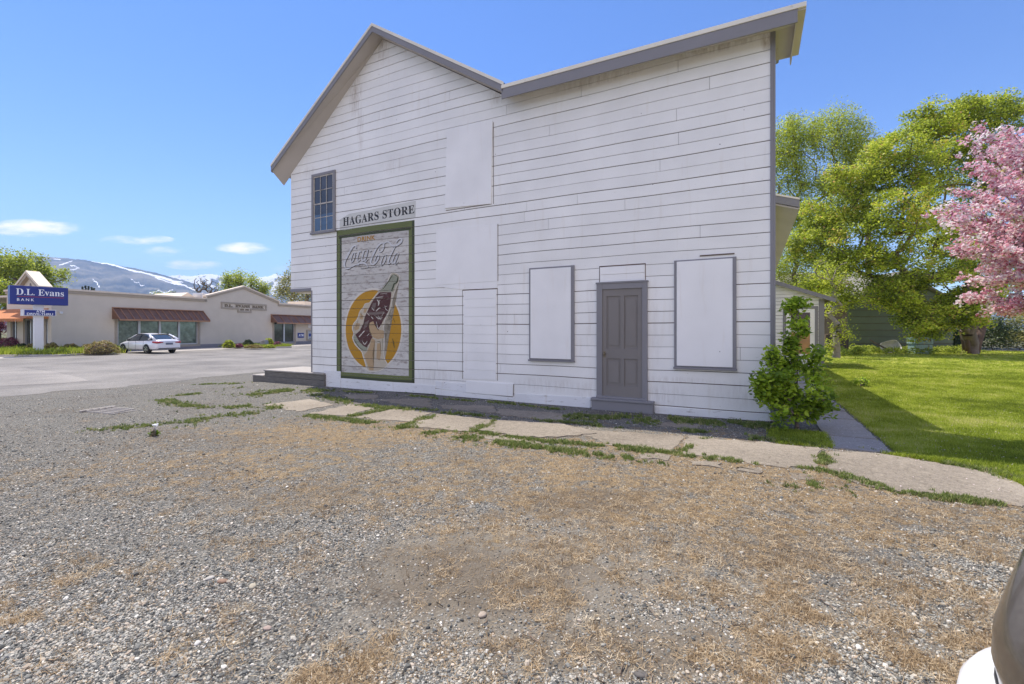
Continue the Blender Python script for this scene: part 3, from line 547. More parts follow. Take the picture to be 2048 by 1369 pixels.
# low rear wing with its long eave beside the path
e_n = .97
ea = S.face(1599.5, 396, e_n); eb = S.face(1553, 388, e_n); sl = (eb[1] - ea[1]) / (eb[0] - ea[0])
wu = -6.0; wz = ea[1] + sl * (wu - ea[0])
b = MB(); b.prism([(-6.0, 0), (-6.0, wz - .15), (-.02, ea[1] + sl * (-.02 - ea[0]) - .15), (-.02, 0)], 'y', e_n + .25, 13.2); b.build('rear_wing_wall', M['white'], store)
wr = [(wu, wz), ea]
roof_slab('rear_wing_roof', wr, e_n + .03, 13.6, .05, M['shingle'], up=-.003)
roof_slab('drip_edge', wr, e_n - .012, e_n + .0295, .035, M['cream'])
roof_slab('rake_board', [(u, z - .036) for u, z in wr], e_n, e_n + .028, .14, M['gray'])
b = MB(); b.prism([(-.02, ea[1] + sl * (-.02 - ea[0]) - .21), (-.02, ea[1] + sl * (-.02 - ea[0]) - .18), (ea[0] - .02, ea[1] - .18), (ea[0] - .02, ea[1] - .21)], 'y', e_n + .0285, 13.5)
b.box(ea[0] - .018, ea[0] + .0, e_n + .0285, 13.6, ea[1] - .20, ea[1] - .06); b.build('eave_soffit', M['soffit'], store)
# tip of an upper rear eave behind the corner
e2 = .97; t0 = S.face(1554, 93, e2); t1 = S.face(1563, 84, e2); t2 = S.face(1559, 106, e2); t3 = S.face(1553, 109, e2)
b = MB(); b.prism([t0, t1, t2, t3], 'y', .96, 1.35); b.box(-.25, t0[0] + .01, .97, 1.2, t3[1], t0[1]); b.build('eave_tip', M['gray'], store)
# ------------------------------------------------------------------ lean-to at the end of the store
ln = S.gnd(1648, 735)[1]
def Wl(px, py): return S.face(px, py, ln)
lr = Wl(1648, 660)[0]; l_rf0 = Wl(1548, 562); l_rf1 = Wl(1669, 598)
lsl = (l_rf1[1] - l_rf0[1]) / (l_rf1[0] - l_rf0[0])
lean = empty('lean_to_shed', (*S.wor(0, ln), 0), S.rz, label='small white lean-to shed with grey trim and a windowed door behind the leafy bush', cat='shed')
lz = lambda u: l_rf0[1] + lsl * (u - l_rf0[0]) - .12
lp = [(-1.5, 0.0), (-1.5, lz(-1.5)), (lr, lz(lr)), (lr, 0.0)]
me = poly_cut([lp], [k * .155 + .06 for k in range(24)], .012, -.02, .02); link_mesh('wall', me, M['white'], lean)
b = MB(); b.prism(lp, 'y', 0, 3.2); b.build('side_wall', M['groove'], lean)
b = MB(); b.prism([(-1.6, lz(-1.6) + .12), (l_rf1[0], l_rf1[1]), (l_rf1[0], l_rf1[1] - .05), (-1.6, lz(-1.6) + .07)], 'y', -.25, 3.4); b.build('roof', M['shingle'], lean)
b = MB(); b.prism([(-1.6, lz(-1.6) + .125), (l_rf1[0] + .01, l_rf1[1] + .004), (l_rf1[0] + .01, l_rf1[1] - .17), (-1.6, lz(-1.6) - .05)], 'y', -.28, -.2505); b.build('fascia', M['gray'], lean)
b = MB(); b.box(lr - .19, lr + .012, -.034, .12, 0, lz(lr) - .02); b.build('corner_board', M['gray'], lean)
q0, q1 = Wl(1566, 614), Wl(1636, 614); qz = Wl(1600, 735)[1]; w_ = q1[0] - q0[0]
b = MB(); b.box(q0[0], q0[0] + .12, -.045, -.021, .0, q0[1]); b.box(q1[0] - .12, q1[0], -.045, -.021, .0, q0[1]); b.box(q0[0] + .12, q1[0] - .12, -.045, -.021, q0[1] - .12, q0[1]); dfr = b.build('door_frame', M['gray'], lean)
b = MB(); f0, f1, ft = q0[0] + .12, q1[0] - .12, q0[1] - .12
b.box(f0, f0 + .17, -.04, -.021, .0, ft); b.box(f1 - .17, f1, -.04, -.021, .0, ft); b.box(f0 + .17, f1 - .17, -.04, -.021, ft - .15, ft); b.box(f0 + .17, f1 - .17, -.039, -.021, .0, .55)
zb = Wl(1600, 663)[1]; b.box(f0 + .17, f1 - .17, -.038, -.021, zb - .05, zb + .04); dd = b.build('door', M['white2'], lean)
b = MB(); b.box(f0 + .17, f1 - .17, -.03, -.0215, zb + .04, ft - .15); b.build('pane', pm('reddish_dark_glass', (.10, .055, .05), .15, var=.5, scale=2), dd)
b = MB(); b.box(f0 + .17, f1 - .17, -.03, -.0215, .55, zb - .05); b.build('pane', pm('amber_glass', (.42, .22, .08), .2, var=.4, scale=2), dd)  # lower pane is tan glass
# ------------------------------------------------------------------ front steps
fa = S.gnd(515, 779); fb = S.gnd(648, 777)
steps = empty('wooden_steps', (*S.wor(uS, 0), 0), S.rz, label='weathered grey timber steps and landing at the store porch', cat='steps')
sx0 = uof(517, .1) - uS; sx1 = uof(645, -.15) - uS
sm_ = uof(540, .1) - uS
b = MB()
for k in range(7): y = .0 + k * .2; b.box(sm_, sx1 - .02, y - .12, y + .075, .335, .375)
b.build('landing', M['wood_l'], steps, bevel=.006)
b = MB()
for k in range(7): y = .0 + k * .2; b.box(sx0, sm_ - .01, y - .12, y + .075, .165, .20)
b.build('tread', M['wood_l'], steps, bevel=.006)
b = MB(); b.box(sx0 + .01, sx1, -.10, 1.2, -.03, .163); b.box(sm_ + .01, sx1, -.09, 1.2, .1655, .334); b.build('riser_timbers', M['wood'], steps, bevel=.012)
# ------------------------------------------------------------------ the painted advert on the wall
def ribbon(pts, w, closed=False):
    P_ = [np.array(p, float) for p in pts]; out = []
    if len(P_) > 2:                                              # Catmull-Rom
        Q = [P_[0]] + P_ + [P_[-1]]
        for i in range(1, len(Q) - 2):
            for t in np.linspace(0, 1, 6, endpoint=False):
                out.append(.5 * ((2 * Q[i]) + (-Q[i - 1] + Q[i + 1]) * t + (2 * Q[i - 1] - 5 * Q[i] + 4 * Q[i + 1] - Q[i + 2]) * t * t + (-Q[i - 1] + 3 * Q[i] - 3 * Q[i + 1] + Q[i + 2]) * t ** 3))
        out.append(P_[-1])
    else: out = P_
    n = len(out); quads = []; L_ = []
    for i in range(n):
        d = out[min(i + 1, n - 1)] - out[max(i - 1, 0)]; d = d / (np.hypot(*d) + 1e-9); nrm = np.array((-d[1], d[0]))
        s = i / (n - 1); ww = w * (.45 + .55 * math.sin(PI * min(max(s, .08), .92))) / 2
        L_.append((out[i] + nrm * ww, out[i] - nrm * ww))
    for i in range(n - 1): quads.append([L_[i][0], L_[i + 1][0], L_[i + 1][1], L_[i][1]])
    return quads
mural = None
def paint(name, polys, layer, mat, th=.0):
    """polygons in wall coordinates laid on the boards, interrupted at the grooves"""
    me = poly_cut(polys, ZS, GAP, -.0235 - layer * .0012, 0); return link_mesh(name, me, mat, mural)
K4 = lambda x, y: W(660 + x / 4.416, 460 + y / 4.416)
K7 = lambda x, y: W(690 + x / 6.52, 540 + y / 6.52)
K6 = lambda x, y: W(680 + x / 13.69, 460 + y / 13.69)
oT = [W(677, 464.5), W(832, 436.5), W(828.5, 767), W(672.5, 755)]
def rect4(q): 
    u0 = (q[0][0] + q[3][0]) / 2; u1 = (q[1][0] + q[2][0]) / 2; z1 = (q[0][1] + q[1][1]) / 2; z0 = (q[2][1] + q[3][1]) / 2; return u0, u1, z0, z1
mu0, mu1, mz0, mz1 = rect4(oT)
bw = .20; bb = .185
mm = {}
mm['panel'] = paint_mat('weathered_white_panel_paint', (.56, .53, .48), worn=.48, under=(.31, .26, .23), scale=4.5, stretch=(1, 1, 3), stains=.5, isl=.10)
mm['ochre2'] = paint_mat('ochre_letter_paint', (.42, .20, .015), worn=.05, under=(.3, .2, .1))
mm['patch'] = paint_mat('grubby_white_paint', (.62, .61, .56), worn=.2, under=(.5, .48, .44), stretch=(1, 1, 3))
mm['g1'] = paint_mat('mid_green_paint', (.145, .165, .055), worn=.24, under=(.11, .11, .06), isl=.06)
mm['g2'] = paint_mat('dark_green_paint', (.06, .07, .032), worn=.2, under=(.10, .08, .05))
mm['ochre'] = paint_mat('ochre_paint', (.47, .235, .012), worn=.16, under=(.28, .15, .04), isl=.05)
mm['cream'] = paint_mat('cream_sign_paint', (.66, .61, .52), worn=.25, under=(.42, .35, .29))
mm['flesh'] = paint_mat('pale_tan_sign_paint', (.50, .43, .32), worn=.35, under=(.60, .56, .47))
mm['skin'] = paint_mat('tan_sign_paint', (.44, .30, .16), worn=.3, under=(.5, .44, .36))
mm['cola'] = paint_mat('dark_red_brown_paint', (.085, .028, .024), worn=.38, under=(.17, .13, .12))
mm['bglass'] = paint_mat('pale_green_sign_paint', (.31, .31, .23), worn=.42, under=(.2, .22, .15))
mm['brown'] = paint_mat('faded_brown_paint', (.17, .125, .105), worn=.4, under=(.09, .04, .035))
mm['dkline'] = paint_mat('dark_line_paint', (.06, .055, .055), worn=.3, under=(.25, .23, .22))
mm['lt'] = paint_mat('white_script_paint', (.62, .61, .60), worn=.25, under=(.42, .40, .38))
mm['black'] = paint_mat('black_letter_paint', (.025, .025, .028), worn=.22, under=(.2, .19, .18))
mural = link_mesh('painted_advert', poly_cut([[(mu0 + .04, mz0 + .04), (mu1 - .04, mz0 + .04), (mu1 - .04, mz1 - .04), (mu0 + .04, mz1 - .04)]], ZS, GAP, -.0235, 0), mm['panel'], store)
mural['label'] = 'faded painted soft drink advert in a green border with a hand holding a bottle'
def R4(a, b, c, d): return [(a, c), (b, c), (b, d), (a, d)]
paint('border', [R4(mu0, mu0 + bb, mz0, mz1), R4(mu1 - bb, mu1, mz0, mz1), R4(mu0 + bb, mu1 - bb, mz1 - bw, mz1), R4(mu0 + bb, mu1 - bb, mz0, mz0 + .17)], 1, mm['g1'])
paint('border_shade', [R4(mu1 - .08, mu1, mz0, mz1), R4(mu0 + bb - .06, mu0 + bb + .01, mz0 + .17, mz1 - bw), R4(mu0 + .10, mu1 - .12, mz1 - bw - .035, mz1 - bw + .05), R4(mu0 + .12, mu1, mz0, mz0 + .07), R4(mu0, mu0 + .03, mz0, mz1)], 2, mm['g2'])
# writing above the border
paint('name_patch', [[W(681, 463), W(832, 436), W(833, 402), W(700, 428), W(681, 440)]], 1, mm['patch'])
def wtext(s, q, name, mat, layer, parent=None, frame=None, sx=1):
    """text fitted to the four pixel corners q (TL, TR, BR, BL)"""
    c = bpy.data.curves.new('t', 'FONT'); c.body = s; c.space_character = sx; c.offset = .03 if s == 'DRINK' else .004; o = bpy.data.objects.new('t', c); COL.objects.link(o)
    dg = bpy.context.evaluated_depsgraph_get(); me = bpy.data.meshes.new_from_object(o.evaluated_get(dg)); bpy.data.objects.remove(o)
    n = len(me.vertices); co = np.empty(n * 3); me.vertices.foreach_get('co', co); co = co.reshape(-1, 3)
    lo = co.min(0); hi = co.max(0); co = (co - lo) / (hi - lo + 1e-9)
    tl, tr, br, bl = [np.array(k, float) for k in q]
    polys = []
    for p in me.polygons:
        pts = []
        for vi in p.vertices:
            x, y = co[vi][0], co[vi][1]; pt = (tl * (1 - x) + tr * x) * y + (bl * (1 - x) + br * x) * (1 - y); pts.append(tuple(pt))
        polys.append(pts)
    bpy.data.meshes.remove(me); return polys
BOLD = lambda s: ''.join(chr(0x1D400 + ord(c) - 65) if c.isupper() else chr(0x1D41A + ord(c) - 97) if c.islower() else c for c in s)
# HAGARS STORE: each letter tilts with the row
paint('store_name', wtext(BOLD('HAGARS STORE'), (W(687.5, 436), W(830, 410), W(830.5, 426.5), W(687.5, 453.5)), 'n', None, 3, sx=1.05), 3, mm['black'])
dq = [K6(500, 232), K6(985, 165), K6(985, 305), K6(500, 360)]; zc_ = sum(p[1] for p in dq) / 4; zb_ = max(z for z in ZS if z < zc_) ; hh_ = .125
dq = [(dq[0][0], zb_ + .02 + hh_), (dq[1][0], zb_ + .02 + hh_), (dq[2][0], zb_ + .02), (dq[3][0], zb_ + .02)]
dq = [(u, z - .008) for u, z in dq]
paint('lettering', wtext('DRINK', dq, 'n', None, 3, sx=1.1), 3, mm['ochre2'])
# the disc
cu = (K7(0, 690)[0] + K7(765, 690)[0]) / 2; cr = (K7(765, 690)[0] - K7(0, 690)[0]) / 2; czt = K7(380, 240)[1]; czb = K7(400, 1322)[1]; cz = (czt + czb) / 2; crz = (czt - czb) / 2
circ = lambda a, b_: [(cu + a * math.cos(k * PI / 32), cz + b_ * math.sin(k * PI / 32)) for k in range(64)]
paint('disc_rim', [circ(cr, crz)], 2, mm['cream']); paint('disc', [circ(cr - .055, crz - .055)], 3, mm['ochre'])
def kp(l): return [K7(*p) for p in l]
hand = [(330, 435), (275, 445), (250, 490), (205, 545), (188, 600), (165, 650), (125, 700), (108, 760), (128, 830), (112, 880), (140, 960), (190, 1020), (232, 1070), (250, 1130), (280, 1220), (308, 1310), (400, 1320), (480, 1304), (562, 1240), (532, 1170), (518, 1080), (524, 900), (522, 690), (600, 520), (640, 350), (724, 115), (700, 60), (640, 38), (600, 70), (560, 165), (440, 300)]
paint('hand', [kp(hand)], 4, mm['flesh'])
ol_ = []
for q in (ribbon(hand[:27], 13), ribbon(hand[26:31] + [(560, 165), (440, 300), (330, 435)], 14)): ol_ += [[K7(*p) for p in r_] for r_ in q]
paint('hand_outline', ol_, 7, mm['cream'])
paint('hand_tone', [kp(l) for l in ([(362, 890), (402, 920), (385, 1000), (370, 1090), (382, 1308), (330, 1306), (292, 1200), (262, 1110), (300, 1065), (340, 965)], [(262, 500), (300, 505), (280, 560), (250, 560)], [(205, 560), (250, 600), (240, 650), (200, 640)], [(160, 690), (210, 700), (190, 770), (140, 790), (128, 750)], [(430, 960), (470, 960), (480, 1100), (460, 1180), (420, 1150)])], 5, mm['skin'])
paint('bottle', [kp([(600, 110), (628, 62), (680, 66), (716, 110), (695, 165), (660, 225), (640, 290), (465, 290), (510, 250), (560, 180)]), kp([(140, 840), (118, 885), (145, 950), (195, 1010), (250, 1058), (288, 1060), (310, 1000), (200, 930)])], 5, mm['bglass'])
paint('bottle_drink', [kp([(465, 295), (616, 295), (604, 420), (578, 540), (542, 612), (512, 660), (455, 775), (400, 840), (355, 900), (330, 960), (292, 1012), (250, 990), (200, 940), (145, 842), (205, 790), (250, 700), (268, 615), (318, 512), (358, 430), (410, 355)])], 6, mm['cola'])
paint('bottle_wear', [kp(l) for l in ([(415, 360), (520, 340), (500, 380), (430, 400)], [(300, 560), (520, 545), (540, 575), (420, 590), (300, 590)], [(375, 440), (420, 430), (400, 520), (350, 520)], [(430, 610), (500, 600), (490, 650), (440, 660)], [(270, 690), (330, 650), (300, 740), (250, 780)])], 7, mm['brown'])
paint('thumb', [kp([(380, 672), (335, 690), (320, 740), (330, 800), (362, 868), (392, 890), (440, 905), (522, 890), (521, 800), (440, 780), (400, 720)])], 7, mm['skin'])
lines = []
for l, w in (([(350, 605), (378, 645)], 14), ([(195, 872), (265, 795)], 20), ([(415, 545), (455, 505), (480, 500)], 12), ([(430, 395), (455, 430), (445, 470)], 14), ([(470, 400), (440, 440)], 10), ([(360, 495), (390, 535)], 12), ([(520, 500), (560, 480)], 8), ([(530, 470), (545, 520), (575, 540)], 7),
             ([(400, 600), (450, 640), (500, 630)], 7), ([(440, 600), (480, 660)], 7), ([(240, 930), (270, 970), (300, 930)], 10), ([(420, 680), (445, 770), (485, 720)], 8), ([(400, 370), (500, 355)], 8), ([(470, 320), (560, 310)], 6), ([(300, 560), (330, 600)], 9), ([(300, 860), (330, 830)], 9), ([(520, 560), (490, 610)], 7)):
    lines += [[W(690 + p[0] / 6.52, 540 + p[1] / 6.52) for p in q] for q in ribbon(l, w)]
paint('highlight', lines, 8, mm['cream'])
lines = []
for l, w in (([(630, 70), (600, 120), (560, 180), (510, 250)], 9), ([(700, 100), (690, 160), (640, 200)], 18), ([(645, 60), (710, 100)], 9), ([(655, 180), (620, 280)], 26), ([(290, 620), (215, 780)], 6), ([(125, 900), (190, 1000), (250, 1050)], 8), ([(385, 1020), (380, 1200)], 5), ([(330, 690), (325, 760), (362, 860)], 6), ([(400, 720), (450, 800)], 6), ([(230, 560), (225, 620)], 5), ([(180, 660), (160, 740)], 5), ([(430, 940), (470, 950), (480, 1100)], 5), ([(500, 900), (505, 1050)], 4), ([(630, 900), (645, 960), (655, 1020)], 10), ([(640, 640), (660, 690)], 8)):
    lines += [[W(690 + p[0] / 6.52, 540 + p[1] / 6.52) for p in q] for q in ribbon(l, w)]
paint('outline', lines, 8, mm['g2'])
script = [([(455, 530), (462, 480), (430, 445), (370, 480), (300, 590), (230, 720), (170, 840), (138, 950), (165, 1050), (240, 1072), (330, 1035), (440, 975), (540, 975)], 44), ([(500, 960), (590, 930), (670, 925), (740, 960), (795, 1035)], 46),
          ([(425, 650), (385, 655), (345, 740), (318, 850), (335, 905), (380, 860), (425, 750), (430, 660), (470, 640)], 26), ([(595, 640), (590, 600), (550, 620), (510, 720), (490, 830), (515, 885), (575, 830)], 28), ([(730, 585), (690, 590), (650, 690), (625, 800), (640, 870), (690, 810), (745, 690), (790, 560)], 28), ([(795, 560), (750, 720), (705, 850), (730, 880), (785, 815)], 26), ([(830, 612), (885, 585)], 26),
          ([(1095, 520), (1090, 590), (1130, 610), (1185, 560), (1220, 450), (1200, 372), (1130, 385), (1030, 495), (950, 650), (885, 800), (860, 900), (900, 960), (980, 925), (1050, 830), (1085, 730), (1050, 700), (1000, 760), (970, 860)], 40), ([(1205, 400), (1290, 340), (1370, 350), (1430, 420), (1500, 445), (1590, 410), (1680, 340), (1712, 270), (1670, 235), (1610, 270), (1555, 350)], 46),
          ([(1265, 680), (1215, 720), (1165, 820), (1135, 930), (1160, 975), (1225, 900), (1275, 780), (1265, 690), (1330, 700)], 28), ([(1545, 430), (1470, 570), (1390, 730), (1340, 880), (1355, 945), (1420, 880)], 34), ([(1600, 640), (1545, 650), (1485, 760), (1445, 880), (1470, 925), (1540, 820), (1620, 640)], 30), ([(1630, 640), (1575, 780), (1525, 900), (1545, 945), (1610, 880)], 28)]
dl, ll = [], []
for l, w in script:
    dl += [[K6(p[0] + 12, p[1] + 13) for p in q] for q in ribbon(l, w + 8)]; ll += [[K6(*p) for p in q] for q in ribbon(l, w * 1.15)]
paint('script_shadow', dl, 4, mm['dkline']); paint('script_lettering', ll, 5, mm['lt'])
paint('small_print', wtext('TRADE-MARK REG. U.S. PAT. OFF.', (K6(590, 1068), K6(1130, 1000), K6(1130, 1032), K6(590, 1106)), 'n', None, 3), 4, mm['dkline'])
# ------------------------------------------------------------------ the bank across the road
bx, by = G(136, 706.5, -.15); Bq = Frame(bx, by, .332, .943)
ba, _ = Bq.face(103, 660); BO = Bq.wor(ba, 0); B = Frame(BO[0], BO[1], .332, .943); GZ = -.15
bank = empty('bank_building', (BO[0], BO[1], GZ), B.rz, label='long low beige stucco bank with copper awnings and pale cornice', cat='bank')
def Bf(px, py, c=0): a, z = B.face(px, py, c); return a, z - GZ
def Bs(px, py, c=0): b_, z = B.side(px, py, c); return b_, z - GZ
c0 = Bf(103, 579); c1 = Bf(412, 597.5); c1b = Bf(412.5, 593); c2 = Bf(487, 574); c3 = Bf(556.4, 604); c3b = Bf(556.6, 609); c4 = (60.0, c1[1])
c0 = (0, c1[1])
wa = [Bf(x, 650)[0] for x in (235, 278.5, 280.5, 319.5, 322, 358, 360, 396)]
wt_, wb_ = Bf(316, 638)[1], Bf(316, 690.5)[1]
w2 = [Bf(x, 650)[0] for x in (548, 569, 589)]; w2t, w2b = Bf(568, 640)[1], Bf(568, 686)[1]
holes = [(wa[0], wa[-1], wb_, wt_), (w2[0], w2[2], w2b, w2t)]
def holed_wall(name, a0, a1, z0, z1, hs, mat, parent, y=0.0, depth=.18, axis='y'):
    xs = sorted({a0, a1, *[h[0] for h in hs], *[h[1] for h in hs]}); zs = sorted({z0, z1, *[h[2] for h in hs], *[h[3] for h in hs]})
    b = MB()
    P_ = (lambda u, d, z: (u, y + d, z)) if axis == 'y' else (lambda u, d, z: (y + d, u, z))
    for i in range(len(xs) - 1):
        for j in range(len(zs) - 1):
            cx, cz_ = (xs[i] + xs[i + 1]) / 2, (zs[j] + zs[j + 1]) / 2
            if any(h[0] < cx < h[1] and h[2] < cz_ < h[3] for h in hs): continue
            b.quad(P_(xs[i], 0, zs[j]), P_(xs[i + 1], 0, zs[j]), P_(xs[i + 1], 0, zs[j + 1]), P_(xs[i], 0, zs[j + 1]))
    for h in hs:
        c = [(h[0], h[2]), (h[1], h[2]), (h[1], h[3]), (h[0], h[3])]
        for k in range(4): p, q = c[k], c[(k + 1) % 4]; b.quad(P_(p[0], 0, p[1]), P_(q[0], 0, q[1]), P_(q[0], depth, q[1]), P_(p[0], depth, p[1]))
    return b.build(name, mat, parent)
zt = c0[1] - .02
holed_wall('facade_wall', 0, c4[0], .12, zt - .3, holes, M['stucco'], bank)
b = MB(); b.prism([(0, zt - .299), (0, zt), (c1[0], zt), (c1b[0] + .02, c1b[1]), (c2[0], c2[1]), (c3[0], c3[1]), (c3b[0] + .05, zt), (c4[0], zt), (c4[0], zt - .299)], 'y', 0.0, .3); b.build('parapet', M['stucco'], bank)
b = MB(); b.box(-.02, c4[0], -.03, .1, 0, .35); b.build('wall_base', M['stucco_b'], bank)
line = [(0, zt), (c1[0] - .05, zt), (c1[0] - .05, c1b[1] + .05), (c2[0], c2[1] + .06), (c3[0] + .05, c3[1] + .06), (c3[0] + .05, zt), (c4[0], zt)]
def band(name, off, th, y0, y1, mat):
    b = MB()
    for i in range(len(line) - 1):
        (x0, z0), (x1, z1) = line[i], line[i + 1]
        if abs(x1 - x0) < .02: b.box(x0 - th * .5, x0 + th * .5, y0, y1, min(z0, z1) - off - th, max(z0, z1) - off); continue
        b.prism([(x0, z0 - off), (x1, z1 - off), (x1, z1 - off - th), (x0, z0 - off - th)], 'y', y0 - (i % 2) * .002, y1)
    return b.build(name, mat, bank)
band('coping', -.06, .14, -.16, .3, M['stucco_w']); band('cornice', .08, .20, -.10, .2, M['stucco_t'])
b = MB(); b.box(.1, c4[0], .3, 17, zt - .5, zt - .35); b.build('flat_roof', M['stucco_w'], bank)
# window bands
def bank_window(cols, z0, z1, glass):
    b = MB(); b.box(cols[0], cols[-1], .14, .17, z0, z1); wo = b.build('window', glass, bank)
    f = MB(); t = .09
    f.box(cols[0], cols[-1], .06, .139, z0, z0 + t); f.box(cols[0], cols[-1], .06, .139, z1 - t, z1)
    for c in cols: f.box(max(c - t, cols[0]), min(c + t, cols[-1]), .05, .138, z0 + t, z1 - t)
    f.build('window_frame', M['alu'], wo)
    s_ = MB(); s_.box(cols[0] - .2, cols[-1] + .2, -.05, .12, z0 - .22, z0 - .002); s_.box(cols[0] - .2, cols[0] - .002, -.04, .1, z0 - .22, z1); s_.box(cols[-1] + .002, cols[-1] + .2, -.04, .1, z0 - .22, z1); s_.build('surround', M['stucco_t'], wo)
bank_window([wa[0], (wa[1] + wa[2]) / 2, (wa[3] + wa[4]) / 2, (wa[5] + wa[6]) / 2, wa[7]], wb_, wt_, M['bglass'])
bank_window(w2, w2b, w2t, M['dglass'])
def awning(a0, a1, zt_, zb, out, n):
    b = MB(); b.add([(a0, -.002, zt_), (a1, -.002, zt_), (a1, -out, zb), (a0, -out, zb), (a0, -.002, zb), (a1, -.002, zb)], [(0, 3, 2, 1), (0, 4, 3), (1, 2, 5), (3, 4, 5, 2)])
    ao = b.build('awning', M['copper'], bank)
    r_ = MB()
    for k in range(n + 1):
        a = a0 + (a1 - a0) * k / n; r_.prism([(-.01, zt_ + .07), (-out - .02, zb + .06), (-out - .02, zb - .02), (-.01, zt_ - .02)], 'x', a - .02, a + .02)
    r_.box(a0, a1, -out - .03, -out + .04, zb - .13, zb + .0); r_.box(a0, a1, -.1, -.003, zt_, zt_ + .07); r_.build('awning_ribs', M['copper_l'], ao)
p0, p1 = Bf(224, 616), Bf(406, 623.5); p2 = Bf(226, 638.5)
awning(p0[0], p1[0], (p0[1] + p1[1]) / 2, Bf(320, 640, -.9)[1], .95, 14)
p0 = Bf(541.5, 630); awning(p0[0], p0[0] + 19, p0[1], Bf(560, 645.5, -.9)[1], .95, 17)
# raised name frame
q = [Bf(441.7, 604), Bf(533, 609.5), Bf(532, 621.8), Bf(441.7, 618)]
fx0, fx1 = q[0][0], q[1][0]; fz1 = (q[0][1] + q[1][1]) / 2; fz0 = (q[2][1] + q[3][1]) / 2; tx0, tx1 = Bf(475, 622)[0], Bf(502.5, 622)[0]; tz0 = Bf(489, 626)[1]; t = .16
b = MB(); b.box(fx0, fx1, -.07, -.002, fz1 - t, fz1); b.box(fx0, fx0 + t, -.07, -.002, fz0, fz1 - t); b.box(fx1 - t, fx1, -.07, -.002, fz0, fz1 - t)
b.box(fx0 + t, tx0 + t, -.07, -.002, fz0, fz0 + t); b.box(tx1 - t, fx1 - t, -.07, -.002, fz0, fz0 + t); b.box(tx0, tx0 + t, -.07, -.002, tz0, fz0 - .001); b.box(tx1 - t, tx1, -.07, -.002, tz0, fz0 - .001); b.box(tx0 + t, tx1 - t, -.07, -.002, tz0, tz0 + t)
frm = b.build('name_frame', M['stucco_t'], bank)
def text_mesh(name, s, a0, a1, z0, z1, y, th, mat, parent, sx=1.0, xf=None, off=0):
    c = bpy.data.curves.new('t', 'FONT'); c.body = s; c.space_character = sx; c.extrude = .01; c.offset = off; o = bpy.data.objects.new('t', c); COL.objects.link(o)
    dg = bpy.context.evaluated_depsgraph_get(); me = bpy.data.meshes.new_from_object(o.evaluated_get(dg)); bpy.data.objects.remove(o)
    n = len(me.vertices); co = np.empty(n * 3, np.float32); me.vertices.foreach_get('co', co); co = co.reshape(-1, 3); lo = co.min(0); hi = co.max(0); co = (co - lo) / (hi - lo + 1e-9)
    out = np.stack([a0 + co[:, 0] * (a1 - a0), y - co[:, 2] * th, z0 + co[:, 1] * (z1 - z0)], 1)
    me.vertices.foreach_set('co', out.astype(np.float32).ravel()); me.materials.clear(); me.update(); return link_mesh(name, me, mat, parent)
text_mesh('lettering', BOLD('D.L.  EVANS  BANK'), fx0 + .38, fx1 - .38, fz0 + t + .05, fz1 - t - .05, -.003, .05, M['letter'], frm, off=.012)
text_mesh('small_lettering', BOLD('EST. 1904'), tx0 + t + .15, tx1 - t - .15, tz0 + t + .06, fz0 + .1, -.003, .04, M['letter'], frm)
# cash machine and its sign
q0, q1 = Bf(595, 666.3), Bf(607.5, 675.8)
sgn = empty('cash_machine_sign', (*B.wor(q0[0], 0), GZ), B.rz, label='small blue ATM sign on the bank wall beside the window', cat='sign'); ww = q1[0] - q0[0]
b = MB(); b.box(0, ww, -.06, -.002, q1[1], q0[1]); b.build('sign_board', M['sign_blue'], sgn, bevel=.02)
text_mesh('lettering', 'ATM', ww * .12, ww * .88, q1[1] + .14, q0[1] - .14, -.061, .01, M['sign_text'], sgn, off=.02)
q0, q1 = Bf(612.5, 660.5), Bf(625, 681.5); ww = q1[0] - q0[0]; hh = q0[1] - q1[1]
atm = empty('cash_machine', (*B.wor(q0[0], 0), GZ), B.rz, label='grey wall cash machine with dark screen under the right awning', cat='cash machine')
b = MB(); b.box(0, ww, -.12, -.002, q1[1], q0[1]); b.build('surround', M['stucco_t'], atm, bevel=.02)
b = MB(); b.box(ww * .15, ww * .85, -.17, -.121, q1[1] + hh * .12, q0[1] - hh * .1); b.build('front_panel', M['alu'], atm, bevel=.02)
b = MB(); b.box(ww * .22, ww * .78, -.18, -.171, q1[1] + hh * .38, q1[1] + hh * .68); b.build('screen', M['sign_blue'], atm)
b = MB(); b.box(ww * .3, ww * .7, -.22, -.171, q1[1] + hh * .2, q1[1] + hh * .27); b.box(ww * .2, ww * .8, -.22, -.171, q0[1] - hh * .2, q0[1] - hh * .16); b.build('keypad_shelf', M['black'], atm)
b = MB(); p = Bf(618.5, 652); b.box(p[0] - .25, p[0] + .25, -.1, -.002, p[1] - .28, p[1] + .28); b.build('wall_light', M['sign_white'], bank, bevel=.05)
b = MB(); p = Bf(121, 626); b.box(p[0] - .09, p[0] + .09, -.14, -.002, p[1] - .09, p[1] + .09); b.build('floodlight', M['sign_white'], bank, bevel=.03)
